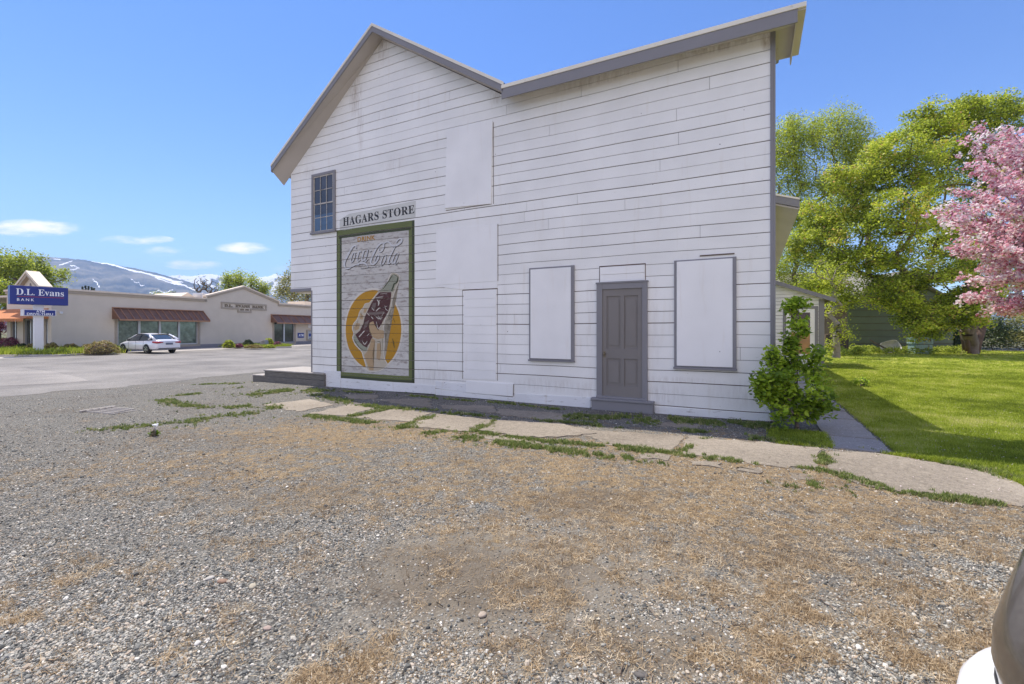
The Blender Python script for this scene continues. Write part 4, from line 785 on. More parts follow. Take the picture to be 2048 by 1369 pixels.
# the entrance end: wall running away to the left
e_h = [tuple(sorted((Bs(x0, 660)[0], Bs(x1, 660)[0]))) for x0, x1 in ((21, 34), (46, 70), (88, 96))]
hz0, hz1 = .25, Bs(60, 638)[1]
bend = Bs(15, 660)[0]
holed_wall('entrance_wall', 0, bend, .0, zt, [(h[0], h[1], hz0, hz1) for h in e_h], M['stucco'], bank, y=0.0, depth=.25, axis='x')
b = MB(); b.box(.0, 40, bend, bend + .1, 0, zt); b.build('rear_wall', M['stucco'], bank)
for h in e_h:
    b = MB(); b.box(.2, .23, h[0], h[1], hz0, hz1); wo = b.build('window', M['dglass'], bank); f = MB()
    for k in range(4 if h[1] - h[0] > 1.8 else 3):
        y = h[0] + (h[1] - h[0]) * k / (3 if h[1] - h[0] > 1.8 else 2); f.box(.1, .199, max(y - .06, h[0]), min(y + .06, h[1]), hz0, hz1)
    f.box(.1, .198, h[0], h[1], hz0, hz0 + .12); f.box(.1, .198, h[0], h[1], hz1 - .1, hz1); f.build('window_frame', M['alu'], wo)
# coping of the entrance end, canvas awning, pediment
b = MB(); b.box(-.16, .2, 0, bend + .16, zt - .08, zt + .06); b.build('coping', M['stucco_w'], bank); b = MB(); b.box(-.1, .1, .001, bend + .1, zt - .28, zt - .081); b.build('cornice', M['stucco_t'], bank)
az1 = Bs(60, 618)[1]; az0 = Bs(60, 637, -1.3)[1]; out = 1.4
b = MB(); y0_, y1_ = .35, bend + 1.2
b.add([(-.002, y0_, az1), (-.002, y1_, az1), (-out, y1_ + .0, az0), (-out, y0_, az0), (-.002, y0_, az0), (-.002, y1_, az0)], [(0, 1, 2, 3), (0, 3, 4), (1, 5, 2), (3, 2, 5, 4)])
aw = b.build('canvas_awning', M['canvas'], bank)
b = MB(); n = 34
for k in range(n):
    y = y0_ + (y1_ - y0_) * k / n; s = (y1_ - y0_) / n; b.prism([(y, az0), (y + s, az0), (y + s * .8, az0 - .2), (y + s * .5, az0 - .26), (y + s * .2, az0 - .2)], 'x', -out - .012, -out + .0)
b.build('scalloped_valance', M['canvas'], aw)
pb0, pb1 = Bs(33, 571, -.6)[0], Bs(86, 573, -.6)[0]; pk = Bs(51, 543, -.6); pf = Bs(33, 571, -.6)[1]; pend = B.face(79, 545, pk[0])[0] 
pmid = (pb0 + pb1) / 2; pmid = pk[0]; half = max(abs(pb0 - pmid), abs(pb1 - pmid)); half = (abs(pb0 - pmid) + abs(pb1 - pmid)) / 2
b = MB(); b.prism([(pmid - half + .3, zt + .05), (pmid, pk[1] - .35), (pmid + half - .3, zt + .05)], 'x', -.3, pend - .1); ped = b.build('pediment', M['stucco'], bank)
b = MB(); b.prism([(pmid - half, pf - .3), (pmid, pk[1] - .12), (pmid + half, pf - .3), (pmid + half, pf - .12), (pmid, pk[1] + .06), (pmid - half, pf - .12)], 'x', -.6, pend); b.build('pediment_roof', M['stucco_w'], ped)
b = MB(); b.prism([(pmid - half + .1, pf - .5), (pmid, pk[1] - .34), (pmid + half - .1, pf - .5), (pmid + half - .1, pf - .301), (pmid, pk[1] - .121), (pmid - half + .1, pf - .301)], 'x', -.55, -.3005); b.build('pediment_rake', M['stucco_t'], ped)
b = MB(); b.prism([(pmid - .13, pk[1] - 1.2), (pmid, pk[1] - .85), (pmid + .13, pk[1] - 1.2), (pmid, pk[1] - 1.55)], 'x', -.36, -.301); b.build('diamond_vent', M['stucco_b'], ped)
# hip roof and plant on top further back
a0 = Bf(344, 590, 5)[0]; a2 = Bf(404, 594, 5)[0]; ak, zk = Bf(376, 585.5, 5)
b = MB(); b.prism([(a0 - .5, zt - .4), (ak, zk), (a2 + .6, zt - .4)], 'y', 5, 10); b.build('ridge_roof', M['stucco_w'], bank)
p = Bf(405, 586, 4); p2 = Bf(425, 592, 4); b = MB(); b.box(p[0], p2[0], 4, 5.5, zt - .35, p[1]); b.build('roof_unit', M['alu'], bank, bevel=.05)
p = Bf(609, 603, 5); p2 = Bf(632, 611, 5); b = MB(); b.box(p[0], p2[0] + 3, 5, 8, zt - .35, p[1]); b.build('roof_housing', M['stucco_w'], bank, bevel=.05)
# ------------------------------------------------------------------ apron, kerbs, planting beds
KH = .14
def bpoly(l, z=GZ): return [G(px, py, z) for px, py in l]
A = lambda a, b_: B.wor(a, b_)
fr_ = 3.4
sheet('parking_apron', [[A(-40, -fr_ - 1.5), A(70, -fr_ - 1.5), A(70, 0.0), A(-40, 0.0)]], GZ + .0085, M['apron'])
def bed(name, poly, h=.13):
    b = MB(); cx = sum(p[0] for p in poly) / len(poly); cy = sum(p[1] for p in poly) / len(poly)
    inner = [(cx + (p[0] - cx) * .975, cy + (p[1] - cy) * .93) for p in poly]; n = len(poly)
    b.prism(poly, 'z', GZ - .05, GZ + h); k = tag(b.build('curb', M['concrete'], bevel=.02), kind='structure')
    b = MB(); b.prism(inner, 'z', GZ + h + .004, GZ + h + .02); return tag(b.build(name, M['soil']), kind='structure'), inner
M['soil'] = pm('planting_soil', (.09, .07, .05), .95, var=.3, scale=4, bump=.8, bscale=30)
g1, g1i = bed('planting_bed', [G(-160, 715.5, GZ), G(120, 713.5, GZ), G(190, 710, GZ), G(232, 708.5, GZ), G(255, 704, GZ), G(242, 700.5, GZ), G(100, 702.5, GZ), G(-110, 704, GZ)])
g2, g2i = bed('planting_bed', [G(442, 696.8, GZ), G(470, 697.8, GZ), G(520, 698, GZ), G(583, 696.2, GZ), G(582, 693.6, GZ), G(520, 692.2, GZ), G(446, 694.0, GZ)])
# ------------------------------------------------------------------ pylon sign
sb = G(76, 711.5, GZ); PS = Frame(sb[0], sb[1], .592, .806)
pyl = empty('pylon_sign', (sb[0], sb[1], GZ), PS.rz, label='tall blue and white pylon sign with white lettering standing in the grassy bed', cat='sign')
def Pf(px, py, c=0): a, z = PS.face(px, py, c); return a, z - GZ
def pyl_box(x0, x1, yt, yb, y0, y1, name, mat, bev=.015):
    a0, a1 = Pf(x0, 660, y0)[0], Pf(x1, 660, y0)[0]; xm = (x0 + x1) / 2; z1 = Pf(xm, yt, y0)[1]; z0 = Pf(xm, yb, y0)[1]
    b = MB(); b.box(a0, a1, y0, y1, z0, z1); return b.build(name, mat, pyl, bevel=bev), a0, a1, z0, z1
col_, *_ = pyl_box(68.5, 87.5, 578, 703.5, -.05, .45, 'column', M['sign_white'])
fo, *_ = pyl_box(74, 81.5, 703.5, 711, .05, .35, 'foot', M['alu'])
b = MB(); b.box(-.5, .75, -.3, .7, 0, .2); b.build('concrete_base', M['concrete'], pyl, bevel=.02)
mb, a0, a1, z0, z1 = pyl_box(19.5, 136.5, 573.5, 610, -.32, .5, 'main_board', M['sign_blue'])
W_, H_ = a1 - a0, z1 - z0
text_mesh('lettering', BOLD('D.L. Evans').replace('\U0001D403', 'D') if False else BOLD('D.L. Evans'), a0 + W_ * .10, a0 + W_ * .92, z0 + H_ * .50, z0 + H_ * .84, -.322, .012, M['sign_text'], mb)
text_mesh('small_lettering', 'BANK', a0 + W_ * .115, a0 + W_ * .40, z0 + H_ * .18, z0 + H_ * .32, -.322, .012, M['sign_text'], mb, sx=1.5, off=.01)
b = MB(); b.box(a0 + W_ * .12, a0 + W_ * .92, -.334, -.322, z0 + H_ * .40, z0 + H_ * .44); b.build('red_stripe', M['sign_red'], mb)
lb, a0, a1, z0, z1 = pyl_box(44.5, 112.5, 619.5, 632.5, -.22, .5, 'lower_board', M['sign_white'])
W_, H_ = a1 - a0, z1 - z0
b = MB(); b.box(a0 + W_ * .06, a1 - W_ * .03, -.228, -.2205, z0 + H_ * .08, z1 - H_ * .10); b.build('blue_panel', M['sign_blue'], lb)
text_mesh('lettering', 'ATM', a0 + W_ * .40, a0 + W_ * .65, z0 + H_ * .53, z0 + H_ * .88, -.229, .01, M['sign_text'], lb, off=.02)
text_mesh('small_lettering', 'DRIVE-THRU', a0 + W_ * .13, a0 + W_ * .90, z0 + H_ * .12, z0 + H_ * .46, -.229, .01, M['sign_text'], lb, off=.02)
# ------------------------------------------------------------------ white sedan
def sedan():
    rr = G(345, 706.0, GZ); rl = G(296.0, 708.0, GZ)
    head = Vector((-.92, .39)); head.normalize(); side = Vector((-head.y, head.x))     # side = car's left
    o = Vector(rl) - side * .80                                                       # centre of rear axle
    c = empty('parked_car', (o.x, o.y, GZ), math.atan2(head.y, head.x), label='white four door sedan parked nose-in at the bank, seen from its rear corner', cat='car')
    # local: x forward, y left; rear axle at 0; length 4.87: rear at -1.10, front at 3.77
    st = [(-1.10, .70, .42, .62, .86), (-1.06, .82, .30, .66, .99), (-.85, .90, .27, .72, 1.04), (-.5, .92, .26, .74, 1.05), (0, .925, .26, .76, 1.03), (.8, .925, .22, .78, 1.0), (1.8, .925, .22, .78, .98), (2.4, .92, .24, .77, .96), (2.9, .91, .26, .74, .90), (3.3, .88, .27, .68, .80), (3.62, .78, .3, .6, .70), (3.77, .55, .36, .52, .60)]
    V, Fc = [], []; n = 14
    for x, hw, zb, zs, zt_ in st:
        ring = []
        for y, z in ((hw * .80, zb), (hw * .97, zb + .06), (hw, (zb + zs) / 2), (hw, zs), (hw * .95, zs + (zt_ - zs) * .6), (hw * .84, zt_ - .02), (hw * .5, zt_ + .012)): ring.append((x, y, z))
        ring += [(x, -y, z) for x, y, z in ring[::-1]]; V += ring
    for i in range(len(st) - 1):
        for k in range(n): Fc.append((i * n + k, i * n + (k + 1) % n, (i + 1) * n + (k + 1) % n, (i + 1) * n + k))
    Fc += [tuple(range(n)), tuple(range((len(st) - 1) * n, len(st) * n))[::-1]]
    b = MB(); b.add(V, Fc); b.build('body', M['carwhite'], c, smooth=True).modifiers.new('s', 'SUBSURF').render_levels = 1
    # cabin: glass volume with a roof shell and pillars
    cs = [(-.66, .70, 1.03, 1.05), (-.28, .70, 1.01, 1.25), (.1, .66, 1.0, 1.42), (.7, .64, .99, 1.475), (1.3, .64, .98, 1.47), (1.75, .66, .97, 1.36), (2.2, .70, .96, 1.16), (2.6, .74, .94, .96)]
    V, Fc = [], []
    for x, hw, z0_, z1_ in cs: V += [(x, .86 if z1_ - z0_ > .1 else .8, z0_ - .03), (x, hw + (.86 - hw) * .35, z0_ + (z1_ - z0_) * .6), (x, hw * .97, z1_ - .02 * (z1_ > 1.1)), (x, hw * .55, z1_), (x, -hw * .55, z1_), (x, -hw * .97, z1_ - .02 * (z1_ > 1.1)), (x, -hw - (.86 - hw) * .35, z0_ + (z1_ - z0_) * .6), (x, -.86 if z1_ - z0_ > .1 else -.8, z0_ - .03)]
    for i in range(len(cs) - 1):
        for k in range(7): Fc.append((i * 8 + k, i * 8 + k + 1, i * 8 + 8 + k + 1, i * 8 + 8 + k))
    b = MB(); b.add(V, Fc); b.build('window_glass', M['carglass'], c, smooth=True)
    b = MB()                                                     # roof and pillars a little proud
    rf = [(.02, .665, 1.405), (.35, .655, 1.452), (.7, .645, 1.483), (1.3, .645, 1.478), (1.62, .655, 1.405)]
    V = []; Fc = []
    for x, hw, z in rf: V += [(x, hw, z - .045), (x, hw * .9, z), (x, 0, z + .02), (x, -hw * .9, z), (x, -hw, z - .045)]
    for i in range(len(rf) - 1):
        for k in range(4): Fc.append((i * 5 + k, i * 5 + k + 1, i * 5 + 6 + k, i * 5 + 5 + k))
    b.add(V, Fc)
    for s in (1, -1):
        b.tube([(.05, s * .665, 1.40), (-.35, s * .735, 1.22), (-.78, s * .80, 1.03)], [.05, .075, .09], 6); b.tube([(1.6, s * .66, 1.40), (2.1, s * .72, 1.2), (2.62, s * .80, .96)], .03, 6); b.tube([(-.2, s * .83, 1.03), (-.35, s * .80, 1.15), (.0, s * .71, 1.36)], [.10, .06, .03], 6)
    b.build('roof', M['carwhite'], c, smooth=True)
    b = MB()
    for s in (1, -1): b.tube([(.95, s * .68, 1.45), (1.0, s * .85, 1.0)], .025, 6); b.tube([(.02, s * .70, 1.41), (.9, s * .69, 1.455), (1.55, s * .70, 1.40)], .014, 5)
    b.build('window_trim', M['black'], c)
    for x, s in ((0, 1), (0, -1), (2.85, 1), (2.85, -1)):
        y = s * .83; b = MB(); b.tube([(x, y - .11, .33), (x, y - .10, .33), (x, y + .10, .33), (x, y + .11, .33)], [.29, .33, .33, .29], 24)
        wh = b.build('wheel', M['rubber'], c, smooth=False)
        b = MB(); b.tube([(x, y + s * .112, .33), (x, y + s * .118, .33)], [.225, .225], 24)
        rim = b.build('rim', M['rim'], wh); b = MB()
        for k in range(5):
            a = 2 * PI * k / 5 + .3
            b.tube([(x + .11 * math.cos(a), y + s * .121, .33 + .11 * math.sin(a)), (x + .19 * math.cos(a + .25), y + s * .121, .33 + .19 * math.sin(a + .25)), (x + .19 * math.cos(a - .25), y + s * .121, .33 + .19 * math.sin(a - .25))], .028, 5)
        b.build('rim_gaps', M['black'], wh)
        b = MB(); m_ = 20                                        # dark arch above the wheel
        V = []; 
        for k in range(m_ + 1): a = PI * k / m_; V += [(x + .37 * math.cos(a), y + s * .085, .33 + .39 * math.sin(a)), (x + .37 * math.cos(a), y + s * .099, .33 + .39 * math.sin(a)), (x + .31 * math.cos(a), y + s * .099, .33 + .31 * math.sin(a))]
        b.add(V, [(3 * k + 1, 3 * k + 4, 3 * k + 5, 3 * k + 2) for k in range(m_)]); b.build('wheel_arch', M['black'], c)
    for s in (1, -1):
        b = MB(); b.add([(-1.085, s * .40, .86), (-1.085, s * .72, .89), (-1.0, s * .84, .91), (-.70, s * .905, .90), (-.72, s * .915, .80), (-1.03, s * .86, .76), (-1.105, s * .74, .76), (-1.11, s * .42, .80)], [(0, 1, 6, 7), (1, 2, 5, 6), (2, 3, 4, 5)])
        o_ = b.build('tail_light', M['tail'], c, smooth=True); m_ = o_.modifiers.new('t', 'SOLIDIFY'); m_.thickness = .03; m_.offset = 0
        b = MB(); b.tube([(1.95, s * .93, .98), (1.98, s * 1.0, 1.02), (2.0, s * 1.08, 1.03)], [.05, .08, .06], 8); b.build('mirror', M['black'], c, smooth=True)
    b = MB(); b.box(-1.125, -1.10, -.24, .24, .66, .79); b.build('number_plate', M['plate'], c)
    b = MB(); b.box(-1.13, -1.05, -.70, .70, .36, .41); b.build('bumper_strip', M['black'], c, bevel=.01)
    b = MB(); b.box(-1.112, -1.09, -.38, .38, .84, .865); b.build('trunk_trim', M['rim'], c)
    b = MB(); b.tube([(.25, 0, 1.46), (.12, 0, 1.52), (.08, 0, 1.515)], [.03, .02, .005], 6); b.build('roof_aerial', M['black'], c)
    b = MB()
    for x in (.35, 1.28, 2.15):
        for s in (1,): b.tube([(x - .03, s * .925, .96), (x, s * .935, .6), (x + (.1 if x < .5 else 0), s * .932, .3)], .006, 4)
    b.build('door_gap', M['black'], c)
sedan()
# ------------------------------------------------------------------ old concrete slabs of the walk, path, drain
def pxpoly(l): return [Gt(*p)[:2] for p in l]
def rough_poly(poly, amp=.02, step=.16):
    out = []; n = len(poly)
    for i in range(n):
        p = np.array(poly[i]); q = np.array(poly[(i + 1) % n]); L_ = np.hypot(*(q - p)); k = max(2, int(L_ / step))
        for j in range(k): t = j / k; out.append(tuple(p * (1 - t) + q * t + RNG.normal(0, amp, 2) * (0.4 if j == 0 else 1)))
    return out
slabs = [[(703, 809), (750, 818), (695, 832), (617, 828)], [(789, 818), (863, 827), (820, 845), (711, 836)], [(875, 829), (988, 841), (945, 865), (812, 853)], [(991, 843), (1119, 847), (1195, 868), (1080, 877), (955, 862)],
         [(1124, 849), (1200, 863), (1368, 873), (1350, 905), (1208, 890)], [(1374, 873), (1635, 896), (1637, 937), (1544, 934), (1366, 909)], [(1655, 904), (1755, 908), (1987, 946), (2050, 979), (2150, 1020), (2150, 1035), (2048, 1013), (1904, 994), (1738, 975), (1662, 947), (1648, 918)],
         [(2010, 947), (2048, 958), (2200, 990), (2200, 1024), (2056, 978)], [(941, 867), (1086, 884), (1078, 890), (969, 877)], [(1275, 908), (1341, 912), (1337, 923), (1283, 919)], [(1374, 923), (1440, 927), (1444, 937), (1382, 931)], [(1469, 936), (1523, 940), (1519, 949), (1477, 944)], [(1577, 946), (1628, 952), (1620, 961), (1580, 957)],
         [(742, 800), (852, 799), (871, 817), (780, 806)], [(876, 811), (985, 813), (990, 827), (884, 818)], [(990, 818), (1140, 830), (1122, 844), (1000, 832)], [(1310, 845), (1400, 850), (1395, 860), (1305, 853)], [(526, 811), (620, 799), (668, 811), (590, 824)], [(688, 790), (757, 791), (750, 799), (703, 799)]]
b = MB()
for k, sl_ in enumerate(slabs): b.prism(rough_poly(pxpoly(sl_), .035, .12), 'z', -.03, .006 + .003 * (k % 4))
sw = tag(b.build('sidewalk', M['slab']), kind='structure')
b = MB(); nn = -1.62
for k in range(16):
    L_ = .82 + .1 * math.sin(k * 2.3); q = [(.62, nn + .02), (1.25, nn + .02), (1.25, nn + L_), (.60, nn + L_)]; b.prism(rough_poly([S.wor(*p) for p in q], .012, .2), 'z', -.03, .016 + .005 * math.sin(k * 1.9)); nn += L_ + .03
tag(b.build('side_path', M['path']), kind='structure')
# ------------------------------------------------------------------ scattered stuff: stones, straw, grass
def gn_scatter(name, pts, rot, scl, v, protos, label=None):
    me = bpy.data.meshes.new(name); me.vertices.add(len(pts)); me.vertices.foreach_set('co', np.asarray(pts, np.float32).ravel())
    for a, arr, t in (('rot', rot, 'FLOAT_VECTOR'), ('scl', scl, 'FLOAT_VECTOR'), ('v', v, 'FLOAT'), ('idx', RNG.integers(0, len(protos), len(pts)), 'INT')):
        at_ = me.attributes.new(a, t, 'POINT'); at_.data.foreach_set('vector' if t == 'FLOAT_VECTOR' else 'value', np.asarray(arr, np.int32 if t == 'INT' else np.float32).ravel())
    o = bpy.data.objects.new(name, me); COL.objects.link(o)
    pc = bpy.data.collections.new(name + '_kinds')
    for p in protos: pc.objects.link(p)
    ng = bpy.data.node_groups.new(name, 'GeometryNodeTree'); ng.interface.new_socket('Geometry', in_out='INPUT', socket_type='NodeSocketGeometry'); ng.interface.new_socket('Geometry', in_out='OUTPUT', socket_type='NodeSocketGeometry')
    N, L = ng.nodes, ng.links; gi = N.new('NodeGroupInput'); go = N.new('NodeGroupOutput'); ip = N.new('GeometryNodeInstanceOnPoints'); ci = N.new('GeometryNodeCollectionInfo')
    ci.inputs[0].default_value = pc; ci.inputs['Separate Children'].default_value = True; ci.inputs['Reset Children'].default_value = True
    def att(nm, t): n = N.new('GeometryNodeInputNamedAttribute'); n.data_type = t; n.inputs[0].default_value = nm; return n.outputs[0]
    L.new(gi.outputs[0], ip.inputs['Points']); L.new(ci.outputs[0], ip.inputs['Instance']); ip.inputs['Pick Instance'].default_value = True
    L.new(att('idx', 'INT'), ip.inputs['Instance Index']); L.new(att('rot', 'FLOAT_VECTOR'), ip.inputs['Rotation']); L.new(att('scl', 'FLOAT_VECTOR'), ip.inputs['Scale'])
    L.new(ip.outputs[0], go.inputs[0]); m = o.modifiers.new('scatter', 'NODES'); m.node_group = ng
    return tag(o, kind='stuff')
def inst_mat(name, stops, rough=.85, trans=0):
    m, N, L, P = new_mat(name); a = N.new('ShaderNodeAttribute'); a.attribute_type = 'INSTANCER'; a.attribute_name = 'v'
    c = ramp(N, L, a.outputs['Fac'], stops); L.new(c, P.inputs['Base Color']); P.inputs['Roughness'].default_value = rough; P.inputs['Specular IOR Level'].default_value = .25
    if trans:
        T = N.new('ShaderNodeBsdfTranslucent'); L.new(c, T.inputs[0]); mx = N.new('ShaderNodeMixShader'); mx.inputs[0].default_value = trans
        L.new(P.outputs[0], mx.inputs[1]); L.new(T.outputs[0], mx.inputs[2]); L.new(mx.outputs[0], N['Material Output'].inputs[0])
    return m
def stone_proto(i, mat):
    bm = bmesh.new(); bmesh.ops.create_icosphere(bm, subdivisions=1, radius=1)
    r = np.random.default_rng(i)
    for v in bm.verts: v.co *= r.uniform(.72, 1.15)
    for v in bm.verts: v.co.z *= .75; v.co.y *= .8
    me = bpy.data.meshes.new('stone'); bm.to_mesh(me); bm.free(); me.materials.append(mat); return bpy.data.objects.new('stone', me)
def blade_proto(i, mat, n, h, w, spread, flat):
    r = np.random.default_rng(100 + i); V, Fc = [], []
    for k in range(n):
        a = r.uniform(0, 2 * PI); c = r.normal(0, spread, 2); L_ = h * r.uniform(.5, 1.2); lean = r.uniform(.1, .6) if not flat else r.uniform(1.2, 1.55); ww = w * r.uniform(.6, 1.3)
        d = np.array((math.cos(a), math.sin(a))); s = np.array((-d[1], d[0])) * ww / 2; b0 = len(V)
        for t, wf in ((0, 1), (.5, .85), (1, .05)):
            an = lean * (.35 + .65 * t) if not flat else lean * (1 + .12 * math.sin(k + 3 * t)); rr = L_ * t * math.sin(an); zz = max(L_ * t * math.cos(an), 0) + (.004 if flat else 0)
            p = c + d * rr; V += [(p[0] + s[0] * wf, p[1] + s[1] * wf, zz), (p[0] - s[0] * wf, p[1] - s[1] * wf, zz)]
        Fc += [(b0, b0 + 1, b0 + 3, b0 + 2), (b0 + 2, b0 + 3, b0 + 5, b0 + 4)]
    me = bpy.data.meshes.new('blades'); me.from_pydata(V, [], Fc); me.materials.append(mat); return bpy.data.objects.new('blades', me)
def inpoly(x, y, poly):
    c = np.zeros(len(x), bool); n = len(poly)
    for i in range(n):
        x0, y0 = poly[i]; x1, y1 = poly[i - 1]
        m = ((y0 > y) != (y1 > y)) & (x < (x1 - x0) * (y - y0) / (y1 - y0 + 1e-12) + x0); c ^= m
    return c
def UN(x, y): rx, ry = x - S.o[0], y - S.o[1]; return rx * S.d[0] + ry * S.d[1], rx * S.n[0] + ry * S.n[1]
def HTv(u): return -.15 * np.clip((-13.5 - u) / 4.0, 0, 1)
def vnoise(x, y, sc, seed=0):
    r = np.random.default_rng(seed); g = r.random((64, 64)); X = x * sc; Y = y * sc; xi = np.floor(X).astype(int); yi = np.floor(Y).astype(int); fx = X - xi; fy = Y - yi; fx = fx * fx * (3 - 2 * fx); fy = fy * fy * (3 - 2 * fy)
    a = g[xi % 64, yi % 64]; b_ = g[(xi + 1) % 64, yi % 64]; c = g[xi % 64, (yi + 1) % 64]; d = g[(xi + 1) % 64, (yi + 1) % 64]
    return a * (1 - fx) * (1 - fy) + b_ * fx * (1 - fy) + c * (1 - fx) * fy + d * fx * fy
slab_w = [pxpoly(s_) for s_ in slabs[:8]]
lawn_px = [(1757, 903), (1731, 856), (1705, 835), (1687, 811), (1668, 795)]
LAWN = [S.wor(1.33, -1.75), S.wor(1.32, 14.0), S.wor(-1.5, 20), S.wor(-1.5, 33), S.wor(34, 16.5), S.wor(30, -5), S.wor(7.5, -3.2), Gt(2200, 1018)[:2], Gt(2048, 974)[:2], Gt(1985, 942)[:2], Gt(1900, 925)[:2], Gt(1850, 921)[:2], Gt(1757, 903)[:2]]
LAWN = [S.wor(1.33, -1.75), S.wor(1.32, 13.0), S.wor(2.6, 14.2), S.wor(2.6, 20), S.wor(-3, 24), S.wor(-3, 48), S.wor(60, 17), S.wor(60, -14), Gt(2300, 1045)[:2], Gt(2048, 972)[:2], Gt(1987, 944)[:2], Gt(1900, 929)[:2], Gt(1850, 921)[:2], Gt(1757, 905)[:2]]
def lawn_mat():
    m, N, L, P = new_mat('lawn_turf'); ge = N.new('ShaderNodeNewGeometry')
    n1 = N.new('ShaderNodeTexNoise'); n1.inputs['Scale'].default_value = .6; n1.inputs['Detail'].default_value = 6; L.new(ge.outputs['Position'], n1.inputs['Vector'])
    n2 = N.new('ShaderNodeTexNoise'); n2.inputs['Scale'].default_value = 38; n2.inputs['Detail'].default_value = 5; n2.inputs['Roughness'].default_value = .75; L.new(ge.outputs['Position'], n2.inputs['Vector'])
    a = N.new('ShaderNodeMath'); a.operation = 'MULTIPLY_ADD'; L.new(n2.outputs[0], a.inputs[0]); a.inputs[1].default_value = .9; L.new(n1.outputs[0], a.inputs[2])
    c = ramp(N, L, a.outputs[0], [(.45, (.15, .18, .02)), (.72, (.32, .37, .04)), (.98, (.52, .52, .12))]); L.new(c, P.inputs['Base Color']); P.inputs['Roughness'].default_value = .9; P.inputs['Specular IOR Level'].default_value = .1
    bu = N.new('ShaderNodeBump'); bu.inputs['Strength'].default_value = 1; bu.inputs['Distance'].default_value = .04; L.new(n2.outputs[0], bu.inputs['Height']); L.new(bu.outputs[0], P.inputs['Normal']); return m
M['lawn'] = lawn_mat()
sheet('lawn', [LAWN], .0045, M['lawn'])
# gravel
ms = inst_mat('loose_stone', [(0, (.055, .057, .055)), (.3, (.17, .172, .16)), (.6, (.33, .325, .29)), (.82, (.52, .49, .42)), (.92, (.40, .31, .22)), (1, (.80, .78, .70))])
NG = 390000
py_ = RNG.uniform(765, 1430, NG); px_ = RNG.uniform(-260, 2180, NG); Yg = F * H / (py_ - HY); Xg = (px_ - CX) / F * Yg
u_, n_ = UN(Xg, Yg); keep = (n_ < -.1) & (u_ > -17)
for q_, s_ in enumerate(slab_w): keep &= ~(inpoly(Xg, Yg, s_) & (RNG.random(NG) > (.35, .28, .06, .12, .22, .05, .02, .05)[q_] * np.clip(vnoise(Xg, Yg, 2.2, 60) * 2.4 - .4, .1, 2)))
keep &= ~inpoly(Xg, Yg, LAWN)
def strawmask(x, y):
    def bl(a, b_, rx, ry): return np.maximum(1 - ((x - a) / rx) ** 2 - ((y - b_) / ry) ** 2, 0)
    lot = np.maximum.reduce([bl(2.6, 5.2, 6.6, 2.9), bl(-2.0, 7.2, 4.6, 1.7), .75 * bl(-3.2, 5.4, 3.2, 1.6), .6 * bl(2.6, 2.6, 2.6, 1.2)])
    return lot * .45 + vnoise(x, y, 1.1, 1) * .3 + vnoise(x, y, 4.3, 2) * .45 + vnoise(x, y, 9, 3) * .45 - .1
sm_ = strawmask(Xg, Yg); keep &= (RNG.random(NG) < np.clip(1.45 - 1.0 * sm_, .3, 1))
dirtm = np.exp(-(((Xg - .15) / 1.1) ** 2 + ((Yg - 3.0) / .9) ** 2)); keep &= RNG.random(NG) > dirtm * .85; wetm = np.maximum.reduce([w * np.maximum(1 - ((Xg - a) / rx) ** 2 - ((Yg - b_) / ry) ** 2, 0) for a, b_, rx, ry, w in ((-.25, 3.0, 1.2, .75, 1.0), (.72, 4.3, 1.0, .5, 1.0), (1.9, 3.3, 1.1, .5, .7), (-1.9, 4.4, 1.5, .45, .6), (3.4, 3.9, 1.2, .5, .6), (-.4, 5.6, 1.6, .4, .5), (.6, 2.3, .9, .35, .8))])
keep &= RNG.random(NG) > np.clip(wetm * 1.3 + (vnoise(Xg, Yg, 3.1, 90) - .5) * (wetm > 0), 0, .8)
bare = vnoise(Xg, Yg, .9, 77) + .5 * vnoise(Xg, Yg, 2.7, 78); keep &= RNG.random(NG) < np.clip(1.7 - 1.25 * bare, .25, 1)
Xg, Yg, u_ = Xg[keep], Yg[keep], u_[keep]; k = len(Xg)
sz = RNG.lognormal(math.log(.0056), .42, k); sz = np.clip(sz, .004, .03) * np.clip(.85 + Yg * .03, .9, 1.2)
rot = np.stack([RNG.normal(0, .25, k), RNG.normal(0, .25, k), RNG.uniform(0, 2 * PI, k)], 1)
gn_scatter('gravel', np.stack([Xg, Yg, HTv(u_) + sz * .15], 1), rot, np.stack([sz] * 3, 1), RNG.random(k), [stone_proto(i, ms) for i in range(6)])
# a few larger stones and twigs
# dead grass
mst = inst_mat('dead_grass_blades', [(0, (.13, .085, .045)), (.3, (.31, .215, .12)), (.7, (.54, .41, .25)), (1, (.76, .65, .47))], .8, .2)
NG = 60000
py_ = RNG.uniform(800, 1400, NG); px_ = RNG.uniform(-40, 2090, NG); Yg = F * H / (py_ - HY); Xg = (px_ - CX) / F * Yg; u_, n_ = UN(Xg, Yg)
sm_ = strawmask(Xg, Yg); keep = (n_ < -1.7) & (RNG.random(NG) < np.clip((sm_ - .56) * 2.0, .03, .62)) & ~inpoly(Xg, Yg, LAWN)
for s_ in slab_w: keep &= ~inpoly(Xg, Yg, s_)
Xg, Yg, u_, sm_ = Xg[keep], Yg[keep], u_[keep], sm_[keep]; k = len(Xg); sc_ = RNG.uniform(.6, 1.3, k)
gn_scatter('dead_grass', np.stack([Xg, Yg, HTv(u_)], 1), np.stack([RNG.normal(0, .1, k), RNG.normal(0, .1, k), RNG.uniform(0, 6.28, k)], 1), np.stack([sc_] * 3, 1), np.clip(RNG.normal(.5, .25, k), 0, 1),
           [blade_proto(i, mst, 12, .05, .0022, .03, True) for i in range(5)] + [blade_proto(9 + i, mst, 9, .035, .002, .015, False) for i in range(3)])
